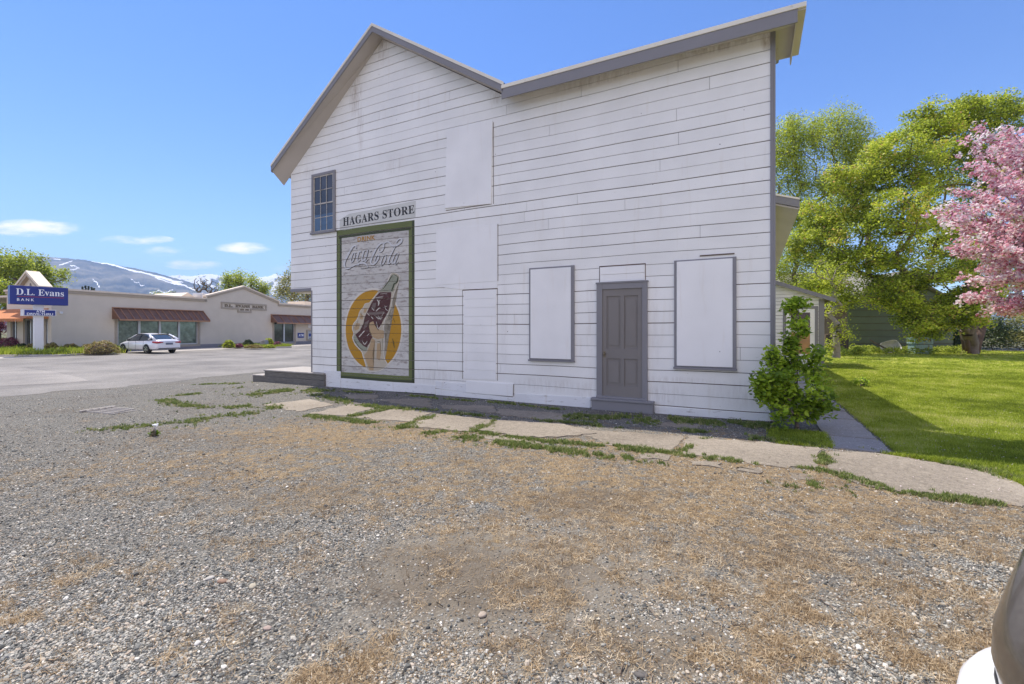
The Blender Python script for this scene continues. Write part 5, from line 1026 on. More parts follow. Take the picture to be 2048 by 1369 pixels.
# twigs and litter
V, Fc = [], []
for k in range(420):
    py = random.uniform(800, 1380); px = random.uniform(0, 2048); x, y, z = Gt(px, py); un = S.loc(x, y)
    if un[1] > -.3 or inpoly(np.array([x]), np.array([y]), LAWN)[0]: continue
    a = random.uniform(0, 6.28); l_ = random.uniform(.02, .075); w_ = random.uniform(.0015, .0035); b0 = len(V); bend = random.uniform(-.5, .5)
    for t in (0, .5, 1):
        cx_, cy_ = x + l_ * t * math.cos(a + bend * t), y + l_ * t * math.sin(a + bend * t)
        for q in (0, 1, 2): aa = 2.1 * q; V.append((cx_ - math.sin(a) * w_ * math.cos(aa), cy_ + math.cos(a) * w_ * math.cos(aa), z + .014 + w_ * math.sin(aa) + .006 * math.sin(k + t * 3)))
    for t in (0, 1):
        for q in (0, 1, 2): Fc.append((b0 + 3 * t + q, b0 + 3 * t + (q + 1) % 3, b0 + 3 * t + 3 + (q + 1) % 3, b0 + 3 * t + 3 + q))
tag(link_mesh('twigs', np_mesh('twigs', V, Fc), pm('twig_litter', (.15, .11, .08), .9, island=.7)), kind='stuff')
# lawn grass
mgr = inst_mat('grass_blades', [(0, (.14, .19, .02)), (.5, (.31, .39, .035)), (.85, (.47, .53, .08)), (1, (.6, .58, .22))], .6, .35)
NG = 110000
py_ = RNG.uniform(688, 985, NG); px_ = RNG.uniform(1540, 2080, NG); Yg = F * H / (py_ - HY); Xg = (px_ - CX) / F * Yg
patch = pxpoly([(1535, 858), (1650, 868), (1665, 896), (1560, 888), (1530, 872)])
keep = inpoly(Xg, Yg, LAWN) | inpoly(Xg, Yg, patch); Xg, Yg = Xg[keep], Yg[keep]; k = len(Xg); sc_ = RNG.uniform(.5, 1.1, k) * np.clip(.8 + Yg * .035, .9, 2.0)
gn_scatter('grass', np.stack([Xg, Yg, np.zeros(k)], 1), np.stack([RNG.normal(0, .15, k), RNG.normal(0, .15, k), RNG.uniform(0, 6.28, k)], 1), np.stack([sc_] * 3, 1),
           np.clip(RNG.normal(.5, .22, k) + (vnoise(Xg, Yg, .9, 5) - .5) * .6 + (vnoise(Xg, Yg, 3.2, 6) - .5) * .5, 0, 1), [blade_proto(30 + i, mgr, 12, .05, .006, .035, False) for i in range(5)])
# green weeds in the joints and along the wall
mwd = inst_mat('weed_leaves', [(0, (.08, .12, .03)), (.5, (.19, .25, .06)), (.8, (.34, .36, .13)), (1, (.48, .42, .26))], .6, .3)
WL_ = [([(325, 800), (370, 812), (430, 818), (520, 812), (560, 818)], .16, 900), ([(340, 795), (420, 784), (480, 776)], .15, 350), ([(510, 790), (560, 783), (640, 782)], .35, 1500), ([(630, 790), (700, 806), (760, 815), (850, 822), (900, 832)], .14, 1200), ([(560, 822), (620, 832), (700, 842), (800, 855), (880, 868), (960, 880), (1060, 893)], .13, 2200), ([(700, 834), (780, 818)], .08, 250), ([(812, 852), (875, 828)], .12, 350), ([(945, 865), (990, 843)], .10, 250),
       ([(960, 866), (1090, 884), (1200, 893), (1300, 905)], .08, 700), ([(900, 826), (1000, 836), (1120, 845), (1240, 856)], .07, 700), ([(1000, 888), (1150, 905), (1300, 921), (1400, 935), (1560, 955)], .12, 1200), ([(1200, 891), (1290, 900), (1360, 910), (1460, 922), (1540, 936), (1620, 940)], .07, 900),
       ([(690, 784), (800, 790), (900, 800), (1000, 806), (1120, 820)], .10, 700), ([(1140, 834), (1250, 838), (1330, 842)], .28, 1600), ([(1310, 838), (1420, 845), (1540, 852)], .22, 1600), ([(1370, 862), (1500, 876), (1640, 893)], .10, 700), ([(1640, 905), (1650, 925), (1640, 945)], .07, 250), ([(1640, 935), (1700, 958), (1800, 985), (1990, 1008), (2060, 1022)], .07, 700), ([(1870, 998), (1920, 1004), (1965, 1008)], .07, 250),
       ([(1420, 870), (1370, 900), (1365, 915)], .06, 150), ([(2010, 948), (2050, 965)], .06, 100), ([(1757, 905), (1850, 921), (1990, 945), (2050, 965)], .10, 900), ([(1380, 940), (1470, 950), (1640, 975)], .2, 500), ([(400, 770), (480, 768)], .2, 250), ([(200, 860), (340, 850), (480, 830), (560, 826)], .3, 500)]
P_ = []
for l, wd, cnt in WL_:
    q = [np.array(Gt(*p)[:2]) for p in l]; seg = [np.hypot(*(q[i + 1] - q[i])) for i in range(len(q) - 1)]; tot_ = sum(seg)
    for i, sg in enumerate(seg):
        c_ = int(cnt * 1.5 * sg / tot_); t = RNG.random(c_)[:, None]; P_.append(q[i] * (1 - t) + q[i + 1] * t + RNG.normal(0, 1, (c_, 2)) * wd * RNG.uniform(.15, 1.0, (c_, 1)))
P_ = np.concatenate(P_); gate = (vnoise(P_[:, 0], P_[:, 1], 3.0, 8) + .5 * vnoise(P_[:, 0], P_[:, 1], 9.0, 9)) > .70; P_ = P_[gate]; u_, n_ = UN(P_[:, 0], P_[:, 1]); P_ = P_[(n_ < -.05) | (u_ < -12)]; u_, n_ = UN(P_[:, 0], P_[:, 1]); k = len(P_); sc_ = RNG.uniform(.3, 1.0, k) ** 1.5 * .95
gn_scatter('weeds', np.stack([P_[:, 0], P_[:, 1], HTv(u_)], 1), np.stack([RNG.normal(0, .2, k), RNG.normal(0, .2, k), RNG.uniform(0, 6.28, k)], 1), np.stack([sc_] * 3, 1), np.clip(RNG.normal(.5, .25, k), 0, 1),
           [blade_proto(50 + i, mwd, 12, .055, .011, .02, False) for i in range(5)])
k = 900; px_ = RNG.uniform(1640, 2060, k); py_ = RNG.uniform(775, 1000, k); Yg = F * H / (py_ - HY); Xg = (px_ - CX) / F * Yg; u_, n_ = UN(Xg, Yg); q_ = (u_ > .5) & (n_ < 8) & ((n_ > -1.6) | (RNG.random(k) < .12)); Xg, Yg = Xg[q_], Yg[q_]
V, Fc = [], []
for x, y in zip(Xg, Yg):
    a = random.uniform(0, 6.3); r_ = random.uniform(.006, .012); z = random.uniform(.03, .05) if inpoly(np.array([x]), np.array([y]), LAWN)[0] else .026; b0 = len(V)
    V += [(x + r_ * math.cos(a), y + r_ * math.sin(a), z), (x - r_ * .6 * math.sin(a), y + r_ * .6 * math.cos(a), z + .004), (x - r_ * math.cos(a), y - r_ * math.sin(a), z), (x + r_ * .6 * math.sin(a), y - r_ * .6 * math.cos(a), z + .003)]; Fc.append((b0, b0 + 1, b0 + 2, b0 + 3))
tag(link_mesh('fallen_petals', np_mesh('fallen_petals', V, Fc), pm('pale_petals', (.75, .62, .64), .8)), kind='stuff')
# ------------------------------------------------------------------ trees
def unit(n):
    v = RNG.normal(0, 1, (n, 3)); return v / np.linalg.norm(v, axis=1, keepdims=True)
def leaves(P_, size, v, up=.3, aspect=.55, fold=False):
    """one small leaf-shaped face per point"""
    n = len(P_); nr = unit(n); nr[:, 2] = np.abs(nr[:, 2]) + up; nr /= np.linalg.norm(nr, axis=1, keepdims=True)
    t = np.cross(nr, unit(n)); t /= np.linalg.norm(t, axis=1, keepdims=True); bt = np.cross(nr, t); s = (size * RNG.uniform(.6, 1.3, n))[:, None]
    V = np.stack([P_ - t * s * .5, P_ + bt * s * aspect * .5 - t * s * .05, P_ + t * s * .5, P_ - bt * s * aspect * .5 - t * s * .05], 1)
    if fold: V[:, 0] += nr * s * .12; V[:, 2] += nr * s * -.10
    return V.reshape(-1, 3), np.arange(4 * n).reshape(n, 4), np.repeat(v, 4)
def foliage(name, clumps, per, leaf, mat, parent, up=.3, aspect=.55, flat=.8, vspread=.35):
    C_ = np.array([c[:3] for c in clumps]); Rr = np.array([c[3] for c in clumps]); n = len(C_); tot_ = n * per
    idx = np.repeat(np.arange(n), per); d = unit(tot_) * (RNG.random(tot_) ** .45)[:, None]; d[:, 2] *= flat
    P_ = C_[idx] + d * Rr[idx][:, None]; cv = RNG.random(n); v = np.clip(cv[idx] * .55 + RNG.normal(.22, vspread * .5, tot_), 0, 1)
    V, Fc, vv = leaves(P_, leaf, v, up, aspect); return link_mesh(name, np_mesh(name, V, Fc, {'v': vv}), mat, parent)
def skeleton(base, fork, targets, r0, mat, name, parent, jit=.25, twig=.008, n=6, rmax=None):
    """trunk from base to fork, then every target joined to its nearest branch; radii by the pipe rule"""
    nodes = [np.array(base, float), (np.array(base) + np.array(fork)) / 2 + RNG.normal(0, .03, 3), np.array(fork, float)]; par = [-1, 0, 1]
    T_ = sorted([np.array(t[:3]) for t in targets], key=lambda t: np.linalg.norm(t - nodes[2]))
    leafn = []
    for t in T_:
        A_ = np.array(nodes); d = np.linalg.norm(A_ - t, axis=1) + .35 * np.maximum(A_[:, 2] - t[2], 0) + .1 * np.linalg.norm(A_ - nodes[2], axis=1); d[0] += 99; j = int(np.argmin(d)); p = A_[j]; L_ = np.linalg.norm(t - p); m = max(1, min(3, int(L_ / 1.0)))
        last = j
        for q in range(1, m + 1):
            f = q / m; pt = p * (1 - f) + t * f + (RNG.normal(0, jit * L_ * .12, 3) if q < m else 0); pt[2] += .12 * L_ * math.sin(PI * f) * (-1 if t[2] < p[2] else .3); nodes.append(pt); par.append(last); last = len(nodes) - 1
        leafn.append(last)
    cnt = np.zeros(len(nodes))
    for l in leafn: cnt[l] += 1
    for i in range(len(nodes) - 1, 0, -1): cnt[par[i]] += cnt[i]
    rad = twig + (r0 - twig) * (cnt / cnt[0]) ** .62
    b = MB()
    for i in range(1, len(nodes)):
        p, q = nodes[par[i]], nodes[i]
        if np.linalg.norm(q - p) < 1e-4: continue
        ra = rad[par[i]] if par[i] <= 1 or cnt[par[i]] < cnt[i] * 1.6 else rad[i] * 1.15
        if par[i] == 0: ra = rad[0] * 1.35
        b.tube([p - (q - p) * .04, q], [ra, rad[i]], n if rad[i] > .04 else 4, cap=False)
    return b.build(name, mat, parent, smooth=True)
def lobe_clumps(lobes, r, jit=.3):
    out = []
    for (cx, cy, cz, rx, ry, rz, n) in lobes:
        d = unit(n) * (RNG.random(n) ** .4)[:, None]; d = d * np.array((rx, ry, rz))
        for q in d: out.append((cx + q[0], cy + q[1], cz + q[2], r * RNG.uniform(1 - jit, 1 + jit)))
    return out
def tree(name, label, cat, base, fork, lobes, r, per, leaf, lm, bm_, r0, group=None, flat=.8, aspect=.55, up=.3, vs=.35, **k):
    o = empty(name, base, label=label, cat=cat, group=group)
    cl = lobe_clumps(lobes, r); B_ = np.array(base)
    loc = [(c[0] - B_[0], c[1] - B_[1], c[2] - B_[2], c[3]) for c in cl]
    foliage('crown', loc, per, leaf, lm, o, flat=flat, aspect=aspect, up=up, vspread=vs)
    skeleton((0, 0, -.1), tuple(np.array(fork) - B_), loc, r0, bm_, 'trunk', o, **k); return o
def lb(px, py, Y, rp, n, dy=0, rz=None, asp=1):                     # lobe from a place in the photo and a distance
    s = Y / F; return (at(px, Y + dy), Y + dy, zat(py, Y + dy), rp * s, rp * s * asp, (rz or rp) * s, n)
L_maple = leaf_mat('maple_leaves', [(0, (.04, .055, .012)), (.3, (.12, .15, .018)), (.6, (.25, .30, .028)), (.84, (.38, .40, .06)), (1, (.40, .24, .10))], .45, gain=1.85)
L_pale = leaf_mat('young_yellow_green_leaves', [(0, (.08, .10, .02)), (.4, (.20, .24, .03)), (.75, (.34, .38, .04)), (1, (.44, .44, .07))], .55, gain=1.75)
L_mid = leaf_mat('spring_green_leaves', [(0, (.08, .10, .015)), (.5, (.20, .24, .03)), (1, (.36, .38, .07))], .5)
L_olive = leaf_mat('olive_leaves', [(0, (.05, .06, .02)), (.5, (.15, .16, .045)), (1, (.32, .28, .11))], .4)
L_dark = leaf_mat('dark_evergreen_leaves', [(0, (.012, .022, .012)), (.6, (.035, .055, .025)), (1, (.09, .11, .04))], .2)
L_pink = leaf_mat('pink_blossom', [(0, (.46, .14, .21)), (.3, (.74, .38, .48)), (.65, (.90, .62, .70)), (1, (.95, .82, .85))], .4, gain=1.0)
L_bush = leaf_mat('glossy_bush_leaves', [(0, (.05, .08, .012)), (.4, (.12, .18, .018)), (.75, (.23, .31, .026)), (1, (.33, .38, .045))], .5, .4)
L_plum = leaf_mat('purple_leaves', [(0, (.05, .015, .03)), (.6, (.16, .05, .08)), (1, (.3, .12, .17))], .3)
L_rust = leaf_mat('rusty_shrub_leaves', [(0, (.06, .05, .02)), (.5, (.17, .14, .05)), (.8, (.24, .22, .07)), (1, (.30, .17, .08))], .3)
# big maple behind the lawn
Ym = 30.0; mb_ = (at(1940, Ym), Ym, 0)
lob = [lb(1905, 275, Ym, 62, 50, 1), lb(1990, 262, Ym, 62, 40, 1), lb(1820, 320, Ym, 66, 55, -1), lb(1925, 370, Ym, 75, 60, 2), lb(2030, 330, Ym, 60, 35, 2), lb(1745, 370, Ym, 52, 36), lb(1700, 430, Ym, 55, 40, 1), lb(1800, 430, Ym, 65, 52, -2), lb(1890, 480, Ym, 70, 50, 1), lb(1990, 480, Ym, 70, 40, 3),
       lb(1660, 500, Ym, 45, 28), lb(1725, 520, Ym, 40, 20, -1), lb(1850, 560, Ym, 62, 42, -1, 40), lb(1900, 620, Ym, 62, 44, -2, 32), lb(1835, 640, Ym, 38, 18, -2, 22), lb(1775, 598, Ym, 34, 14, -1, 22), lb(1760, 560, Ym, 32, 14, 0, 24), lb(1690, 520, Ym, 40, 18, 1), lb(1800, 590, Ym, 34, 14, -2, 24), lb(1960, 600, Ym, 50, 26, -2, 26), lb(1645, 560, Ym, 36, 16, -1), lb(2030, 560, Ym, 50, 22, 2), lb(1690, 350, Ym, 30, 12), lb(1640, 440, Ym, 40, 24, 1), lb(1600, 490, Ym, 36, 20, 2), lb(1765, 300, Ym, 34, 20, 1), lb(1850, 250, Ym, 40, 26, 1), lb(1935, 225, Ym, 40, 26, 1), lb(1780, 520, Ym, 40, 16, -1, 26), lb(1620, 590, Ym, 30, 12, 1, 20), lb(1690, 590, Ym, 30, 14, -1, 20), lb(2010, 215, Ym, 30, 14, 1), lb(1862, 668, Ym, 30, 8, -2, 14), lb(1930, 540, Ym, 60, 30, -1)]
mo = tree('maple_tree', 'big spreading maple with several reddish trunks and olive yellow leaves beyond the lawn', 'tree', mb_, (mb_[0] + .1, mb_[1], .7), lob, .75, 165, .165, L_maple, M['bark'], .38, flat=.6, rmax=.5)
b = MB()
for (px, py, dy, r) in ((1985, 590, 1, .22), (1912, 600, 0, .17), (1948, 600, 1.5, .16), (1925, 610, -1, .12)):
    e = Vector((at(px, Ym + dy) - mb_[0], dy, zat(py, Ym + dy))); s_ = Vector((e.x * .12, e.y * .12, -.05)); m_ = s_.lerp(e, .5) + Vector((0, 0, -.12)); b.tube([s_, s_.lerp(m_, .5), m_, e], [r * 1.5, r * 1.15, r, r * .8], 10)
b.build('stem', M['bark_d'], mo, smooth=True)
# tall pale tree at the corner of the store
Yp = 47.0; pb_ = (at(1668, Yp), Yp, 0)
lob = [lb(1600, 290, Yp, 55, 60), lb(1665, 262, Yp, 48, 60), lb(1710, 285, Yp, 38, 28), lb(1570, 370, Yp, 50, 45), lb(1640, 360, Yp, 62, 65), lb(1710, 370, Yp, 45, 34), lb(1580, 450, Yp, 50, 40), lb(1650, 450, Yp, 52, 42), lb(1600, 530, Yp, 50, 40), lb(1660, 545, Yp, 50, 34), lb(1600, 590, Yp, 40, 24), lb(1530, 330, Yp, 45, 30), lb(1575, 270, Yp, 40, 30), lb(1560, 300, Yp, 40, 30), lb(1700, 320, Yp, 50, 34), lb(1730, 310, Yp, 26, 14), lb(1560, 520, Yp, 40, 24), lb(1620, 420, Yp, 60, 40)]
tree('tall_tree', 'tall airy tree in bright yellow green young leaf behind the store corner', 'tree', pb_, (pb_[0], pb_[1], 4), lob, 1.0, 130, .17, L_pale, M['bark'], .36, flat=1.1)
# bare-topped tree between the two
Yb = 52.0; b_ = (at(1737, Yb), Yb, 0)
tree('bare_tree', 'thin bare-topped tree standing between the pale tree and the maple', 'tree', b_, (b_[0], b_[1], 12), [lb(1737, 300, Yb, 26, 70, 0, 50), lb(1735, 400, Yb, 35, 30)], .8, 10, .12, L_olive, M['bark'], .3, twig=.015)
# pink crab apple reaching in from the right
cb_ = (17.6, 13.0, 0.0); tips = [(1882, 422, 13.2), (1900, 440, 12.4), (1903, 497, 13.6), (1926, 597, 13.0), (1950, 560, 12.0), (1990, 622, 12.6), (1946, 285, 13.0), (1966, 262, 13.6), (2020, 262, 12.5), (1960, 330, 12.2), (1925, 385, 14.2), (1945, 480, 11.6), (2000, 300, 14.0), (1990, 410, 11.6), (2035, 560, 11.8), (2045, 620, 12.2), (1975, 540, 14.0), (2040, 350, 11.4), (2010, 470, 12.8), (2050, 285, 13.0), (2030, 262, 14), (1935, 415, 12.9), (1965, 450, 13.3), (1990, 500, 12.2), (1980, 370, 13.4), (2030, 420, 13.5), (2040, 500, 13.0), (2080, 300, 12.5), (2090, 400, 12), (2090, 500, 12), (2100, 600, 13)]
crab = empty('crab_apple_tree', cb_, label='flowering tree covered in pink blossom at the right edge of the lawn', cat='tree')
cl = []; b = MB()
b.tube([(0, 0, -.05), (.05, .02, 1.0), (0, 0, 1.9)], [.22, .17, .15], 10)
for (px, py, Y) in tips:
    e = Vector((at(px, Y) - cb_[0], Y - cb_[1], zat(py, Y))); s_ = Vector((0, 0, 1.6 + .5 * random.random())); mid_ = s_.lerp(e, .5) + Vector((0, 0, .5)); pts = []
    for t in np.linspace(0, 1, 12): pts.append(s_ * (1 - t) ** 2 + mid_ * 2 * t * (1 - t) + e * t * t)
    b.tube(pts, [.07 - .064 * t for t in np.linspace(0, 1, 12)], 5)
    for t in np.linspace(.35, 1, 30):
        p = s_ * (1 - t) ** 2 + mid_ * 2 * t * (1 - t) + e * t * t; w = .42 * (1 - .62 * t)
        for _ in range(3): cl.append((p.x + random.gauss(0, w), p.y + random.gauss(0, w), p.z + random.gauss(0, w * .45), .17 * random.uniform(.6, 1.3)))
b.build('trunk', M['bark'], crab, smooth=True); foliage('crown', cl, 21, .085, L_pink, crab, flat=.8, aspect=.8, vspread=.6); foliage('young_leaves', cl[::7], 9, .08, L_olive, crab)
# vine-hung small tree by the lean-to
Yv = 26.0; vb = (at(1672, Yv), Yv, 0)
tree('vine_covered_tree', 'scraggly small tree with pale vines between the lean-to and the green garage', 'tree', vb, (vb[0], vb[1], 1.2), [lb(1668, 600, Yv, 20, 22, 0, 45), lb(1680, 660, Yv, 17, 16, 0, 30), lb(1700, 665, Yv, 14, 6, -.5, 14), lb(1665, 545, Yv, 30, 20), lb(1655, 690, Yv, 10, 6, 0, 10)], .42, 42, .11, L_pale, M['bark_g'], .16, twig=.012)
# ------------------------------------------------------------------ bushes
def bush(name, label, base, lobes, r, per, leaf, lm, group=None, stems=True, cat='bush', flat=.85):
    o = empty(name, base, label=label, cat=cat, group=group); B_ = np.array(base); cl = lobe_clumps(lobes, r)
    loc = [(c[0] - B_[0], c[1] - B_[1], max(c[2] - B_[2], r * .6), c[3]) for c in cl]
    foliage('foliage', loc, per, leaf, lm, o, flat=flat, aspect=.6, up=.5)
    if stems: skeleton((0, 0, -.02), (0.0, 0, .12), loc, .035, M['bark'], 'stems', o, twig=.003, n=5)
    return o
bb_ = (4.56, 7.38, 0)
lob = [(4.42, 7.3, .55, .48, .38, .45, 46), (4.15, 7.25, .75, .28, .25, .26, 14), (3.90, 7.2, .80, .20, .13, .14, 9), (3.92, 7.2, .58, .12, .1, .14, 4), (4.75, 7.35, .50, .34, .3, .36, 22), (4.4, 7.35, 1.02, .30, .22, .26, 15), (4.18, 7.4, 1.2, .09, .09, .22, 8), (4.45, 7.35, 1.4, .07, .07, .2, 7), (4.62, 7.4, 1.62, .12, .1, .16, 7), (4.60, 7.4, 1.98, .15, .1, .16, 9), (4.88, 7.4, 1.08, .14, .12, .22, 8), (4.98, 7.35, .35, .16, .16, .2, 7)]
o_ = bush('leafy_bush', 'leafy green bush with tall shoots growing against the corner of the store', bb_, lob, .15, 40, .085, L_bush)
b = MB(); b.tube([(0, 0, .3), (.04, .02, 1.2), (.05, .02, 2.1)], [.014, .010, .004], 5); b.tube([(-.1, 0, .3), (-.35, .02, 1.4)], [.010, .004], 5); b.build('shoot', M['bark'], o_)
sp_b = Gt(1722, 775); bush('small_sprout', 'low leafy sapling sprouting in the lawn beside the shadow of the store', (sp_b[0], sp_b[1], 0), [(sp_b[0], sp_b[1], .16, .30, .2, .10, 16)], .10, 12, .08, L_bush)
def globe(px, yt, yb, wpx, name, label, lm, z=GZ + .13, leaf=.09, group=None, Yo=None):
    Y = (H - z) * F / (yb - HY); s = Y / F; r = wpx * s / 2; h = (yb - yt) * s; c = (at(px, Y), Y + r * .3, z)
    o = empty(name, c, label=label, cat='bush', group=group); n = int(2600 * min(1, wpx / 30)) + 600
    d = unit(n); d[:, 2] = np.abs(d[:, 2]); rr = 1 + .10 * np.sin(d[:, 0] * 7 + 1) * np.cos(d[:, 1] * 6 + d[:, 2] * 5) + RNG.normal(0, .04, n); P_ = d * rr[:, None] * np.array((r, r * .9, h * .95))
    V, Fc, vv = leaves(P_, leaf, np.clip(RNG.normal(.5, .28, n), 0, 1), .4, .6); link_mesh('foliage', np_mesh('f', V, Fc, {'v': vv}), lm, o)
    m = MB(); m.tube([(0, 0, -.03), (0, 0, h * .3), (0, 0, h * .8)], [r * .45, r * .8, r * .35], 10); m.build('inner_twigs', M['bark'], o, smooth=True); return o
G1 = 'clipped shrubs in the planting bed by the pylon sign'; G2 = 'shrubs in the small planting bed at the bank wall'
globe(12, 676, 703, 40, 'hedge_shrub', 'dark reddish hedge at the far left in front of the bank entrance', L_plum, group=G1)
globe(40, 688, 704, 24, 'round_shrub', 'low dark green shrub between the hedge and the pylon sign', L_dark, group=G1)
globe(60, 688, 706, 24, 'round_shrub', 'rusty green rounded shrub just left of the pylon column', L_rust, group=G1)
globe(99, 687, 706, 28, 'round_shrub', 'rusty green rounded shrub just right of the pylon column', L_rust, group=G1)
globe(137, 689, 704, 33, 'round_shrub', 'small olive rounded shrub halfway between the sign and the big mound', L_rust, group=G1)
globe(172, 689, 704, 24, 'round_shrub', 'small shrub tucked behind the left side of the big mound', L_rust, group=G1)
globe(198, 683, 707, 56, 'round_shrub', 'largest mounded brown green shrub at the end of the bed near the white car', L_rust, group=G1)
globe(456, 681, 696, 21, 'globe_shrub', 'yellow green clipped globe at the left end of the bank wall bed', L_pale, group=G2)
globe(495, 680, 693, 20, 'globe_shrub', 'dark green clipped globe against the bank wall', L_dark, group=G2)
globe(536, 677, 692, 20, 'globe_shrub', 'yellow green globe beside the grey rock under the bank wall', L_pale, group=G2)
globe(477, 688, 695, 15, 'low_shrub', 'low purple shrub between the first two globes', L_plum, group=G2)
globe(554, 684, 693, 16, 'low_shrub', 'low dark purple shrub below the left edge of the bank window', L_plum, group=G2)
globe(537, 690, 696.3, 22, 'low_shrub', 'low bright green tuft in front of the yellow green globe', L_mid, group=G2)
globe(505, 690, 696.8, 34, 'low_shrub', 'low spreading rusty pink ground shrub in the middle of the small bed', L_rust, group=G2)
Yr = (H - GZ - .13) * F / (693 - HY)
b = MB(); x0, x1 = at(513, Yr) , at(531, Yr); b.prism([(x0, GZ + .1), (x1, GZ + .1), (x1 - .1, zat(680, Yr)), (x1 - .5, zat(682, Yr)), (x0 + .3, zat(689, Yr))], 'y', Yr, Yr + .7)
tag(b.build('boulder', pm('grey_rock', (.30, .29, .28), .9, var=.3, bump=1, bscale=6), bevel=.05), label='slanting grey rock in the small planting bed at the bank wall', cat='rock')
# grass in the bank beds
def bed_grass(name, poly, cnt, sc):
    P_ = np.array(poly); lo, hi = P_.min(0), P_.max(0); q = RNG.uniform(lo, hi, (cnt * 4, 2)); q = q[inpoly(q[:, 0], q[:, 1], poly)][:cnt]; k = len(q); s_ = RNG.uniform(.6, 1.2, k) * sc
    gn_scatter(name, np.stack([q[:, 0], q[:, 1], np.full(k, GZ + .14)], 1), np.stack([RNG.normal(0, .2, k), RNG.normal(0, .2, k), RNG.uniform(0, 6.28, k)], 1), np.stack([s_] * 3, 1), np.clip(RNG.normal(.55, .2, k), 0, 1), [blade_proto(70 + i, mgr, 14, .06, .008, .05, False) for i in range(3)])
bed_grass('bed_grass', g1i, 5000, 5.0); bed_grass('bed_grass', g2i, 900, 3.2)
# ------------------------------------------------------------------ trees behind the bank
GB = 'trees behind the bank'
def btree(name, label, px, yt, Y, lobes, lm, per=48, leaf=.3, r=1.2, r0=.35, flat=1.1, **k):
    b0 = (at(px, Y), Y, -.2); tree(name, label, 'tree', b0, (b0[0], b0[1], 3), [lb(a, y, Y, rp, n, 0, rz) for a, y, rp, rz, n in lobes], r, per, leaf, lm, M['bark'], r0, group=GB, flat=flat, **k)
btree('spring_tree', 'tall fresh green tree behind the bank pediment at the left edge', 22, 498, 62, [(10, 535, 20, 36, 34), (28, 530, 16, 32, 30), (45, 540, 14, 34, 24), (-10, 540, 20, 36, 20), (20, 585, 30, 30, 30)], L_mid, r=1.0)
btree('spring_tree', 'wide fresh green tree rising right of the bank pediment', 82, 505, 66, [(62, 535, 12, 28, 20), (80, 540, 16, 28, 24), (100, 550, 16, 26, 20), (122, 552, 11, 14, 10), (92, 575, 30, 16, 24)], L_mid, r=1.0)
btree('spring_tree', 'pale blossoming light green tree at the far left edge beside the sign', -8, 545, 48, [(-4, 590, 16, 40, 40), (5, 580, 8, 24, 12)], L_pale, r=.7, leaf=.2)
btree('plum_tree', 'small purple leaved tree low at the far left edge', 0, 640, 44, [(2, 654, 12, 13, 26)], L_plum, r=.5, leaf=.14, r0=.1)
btree('bare_tree', 'bare brown twiggy tree behind the flat bank roof', 412, 550, 95, [(405, 572, 16, 18, 60), (425, 575, 14, 16, 40), (392, 583, 10, 8, 16)], L_olive, per=3, leaf=.2, r=1.4, twig=.035)
btree('spring_tree', 'rounded light green tree directly behind the bank gable peak', 468, 546, 88, [(458, 566, 13, 18, 34), (478, 562, 14, 18, 34), (466, 585, 20, 12, 20)], L_mid)
btree('spring_tree', 'smaller light green tree just right of the bank gable peak', 508, 549, 92, [(505, 566, 9, 16, 22), (520, 575, 10, 12, 18), (533, 580, 7, 10, 10)], L_mid)
btree('olive_tree', 'large olive green tree beside the left edge of the wooden store', 600, 524, 74, [(596, 555, 20, 26, 50), (615, 560, 26, 34, 50), (572, 572, 16, 20, 26), (560, 590, 12, 12, 12), (600, 595, 34, 20, 40), (640, 570, 26, 36, 30)], L_olive, r=1.2, leaf=.26)
b0 = None
for k, (px, yt) in enumerate(((165, 573), (171, 571), (177, 572), (183, 574), (188, 576))):
    Y = 110.0; o = empty('conifer', (at(px, Y), Y, -.2), cat='tree', group='dark conifers behind the bank roof', label=['leftmost of the five small dark conifers above the bank roof', 'tallest conifer, second from the left in the row above the bank roof', 'middle conifer of the five above the bank roof', 'fourth conifer from the left above the bank roof', 'rightmost and shortest of the five small dark conifers'][k]); hgt = zat(yt, Y) + .2
    cl = [(random.gauss(0, .8) * (1 - t), random.gauss(0, .8) * (1 - t), hgt * (.15 + .83 * t), .75 * (1.05 - t)) for t in np.linspace(0, 1, 34)]
    foliage('crown', cl, 90, .42, L_dark, o, flat=.5); m = MB(); m.tube([(0, 0, 0), (0, 0, hgt)], [.2, .03], 6); m.build('trunk', M['bark'], o)
for px, yt, Y, w, l in ((330, 586, 100, 14, 'low green treetop above the roof left of the ridge'), (348, 587, 104, 10, 'dark low treetop beside the pale ridge roof'), (312, 588, 100, 8, 'smallest green treetop above the flat bank roof')):
    btree('low_tree', l, px, yt, Y, [(px, yt + 8, w, 8, 24)], L_mid if 'green' in l else L_dark, r=1.0, leaf=.25)
# ------------------------------------------------------------------ green garage, neighbours, things along the back of the lawn
Yg_ = 34.5; gx0, gx1 = at(1695, Yg_), at(1905, Yg_); gm = (gx0 + gx1) / 2; ez, pz = zat(608, Yg_), zat(548, Yg_)
gar = empty('green_garage', (gx0, Yg_, 0), label='weathered dark green board garage with a gable roof behind the lawn', cat='garage'); gw = gx1 - gx0
M['ggreen'] = paint_mat('faded_green_grey_paint', (.125, .155, .12), worn=.3, under=(.10, .105, .09), isl=.12, stretch=(2, 2, 2))
me = poly_cut([[(0, 0), (0, ez), (gw / 2, pz), (gw, ez), (gw, 0)]], [.5 * k + .06 for k in range(12)], .03, -.04, .035); link_mesh('wall', me, M['ggreen'], gar)
b = MB(); b.prism([(0, 0), (0, ez), (gw / 2, pz), (gw, ez), (gw, 0)], 'y', 0, 8); b.build('side_wall', M['groove'], gar)
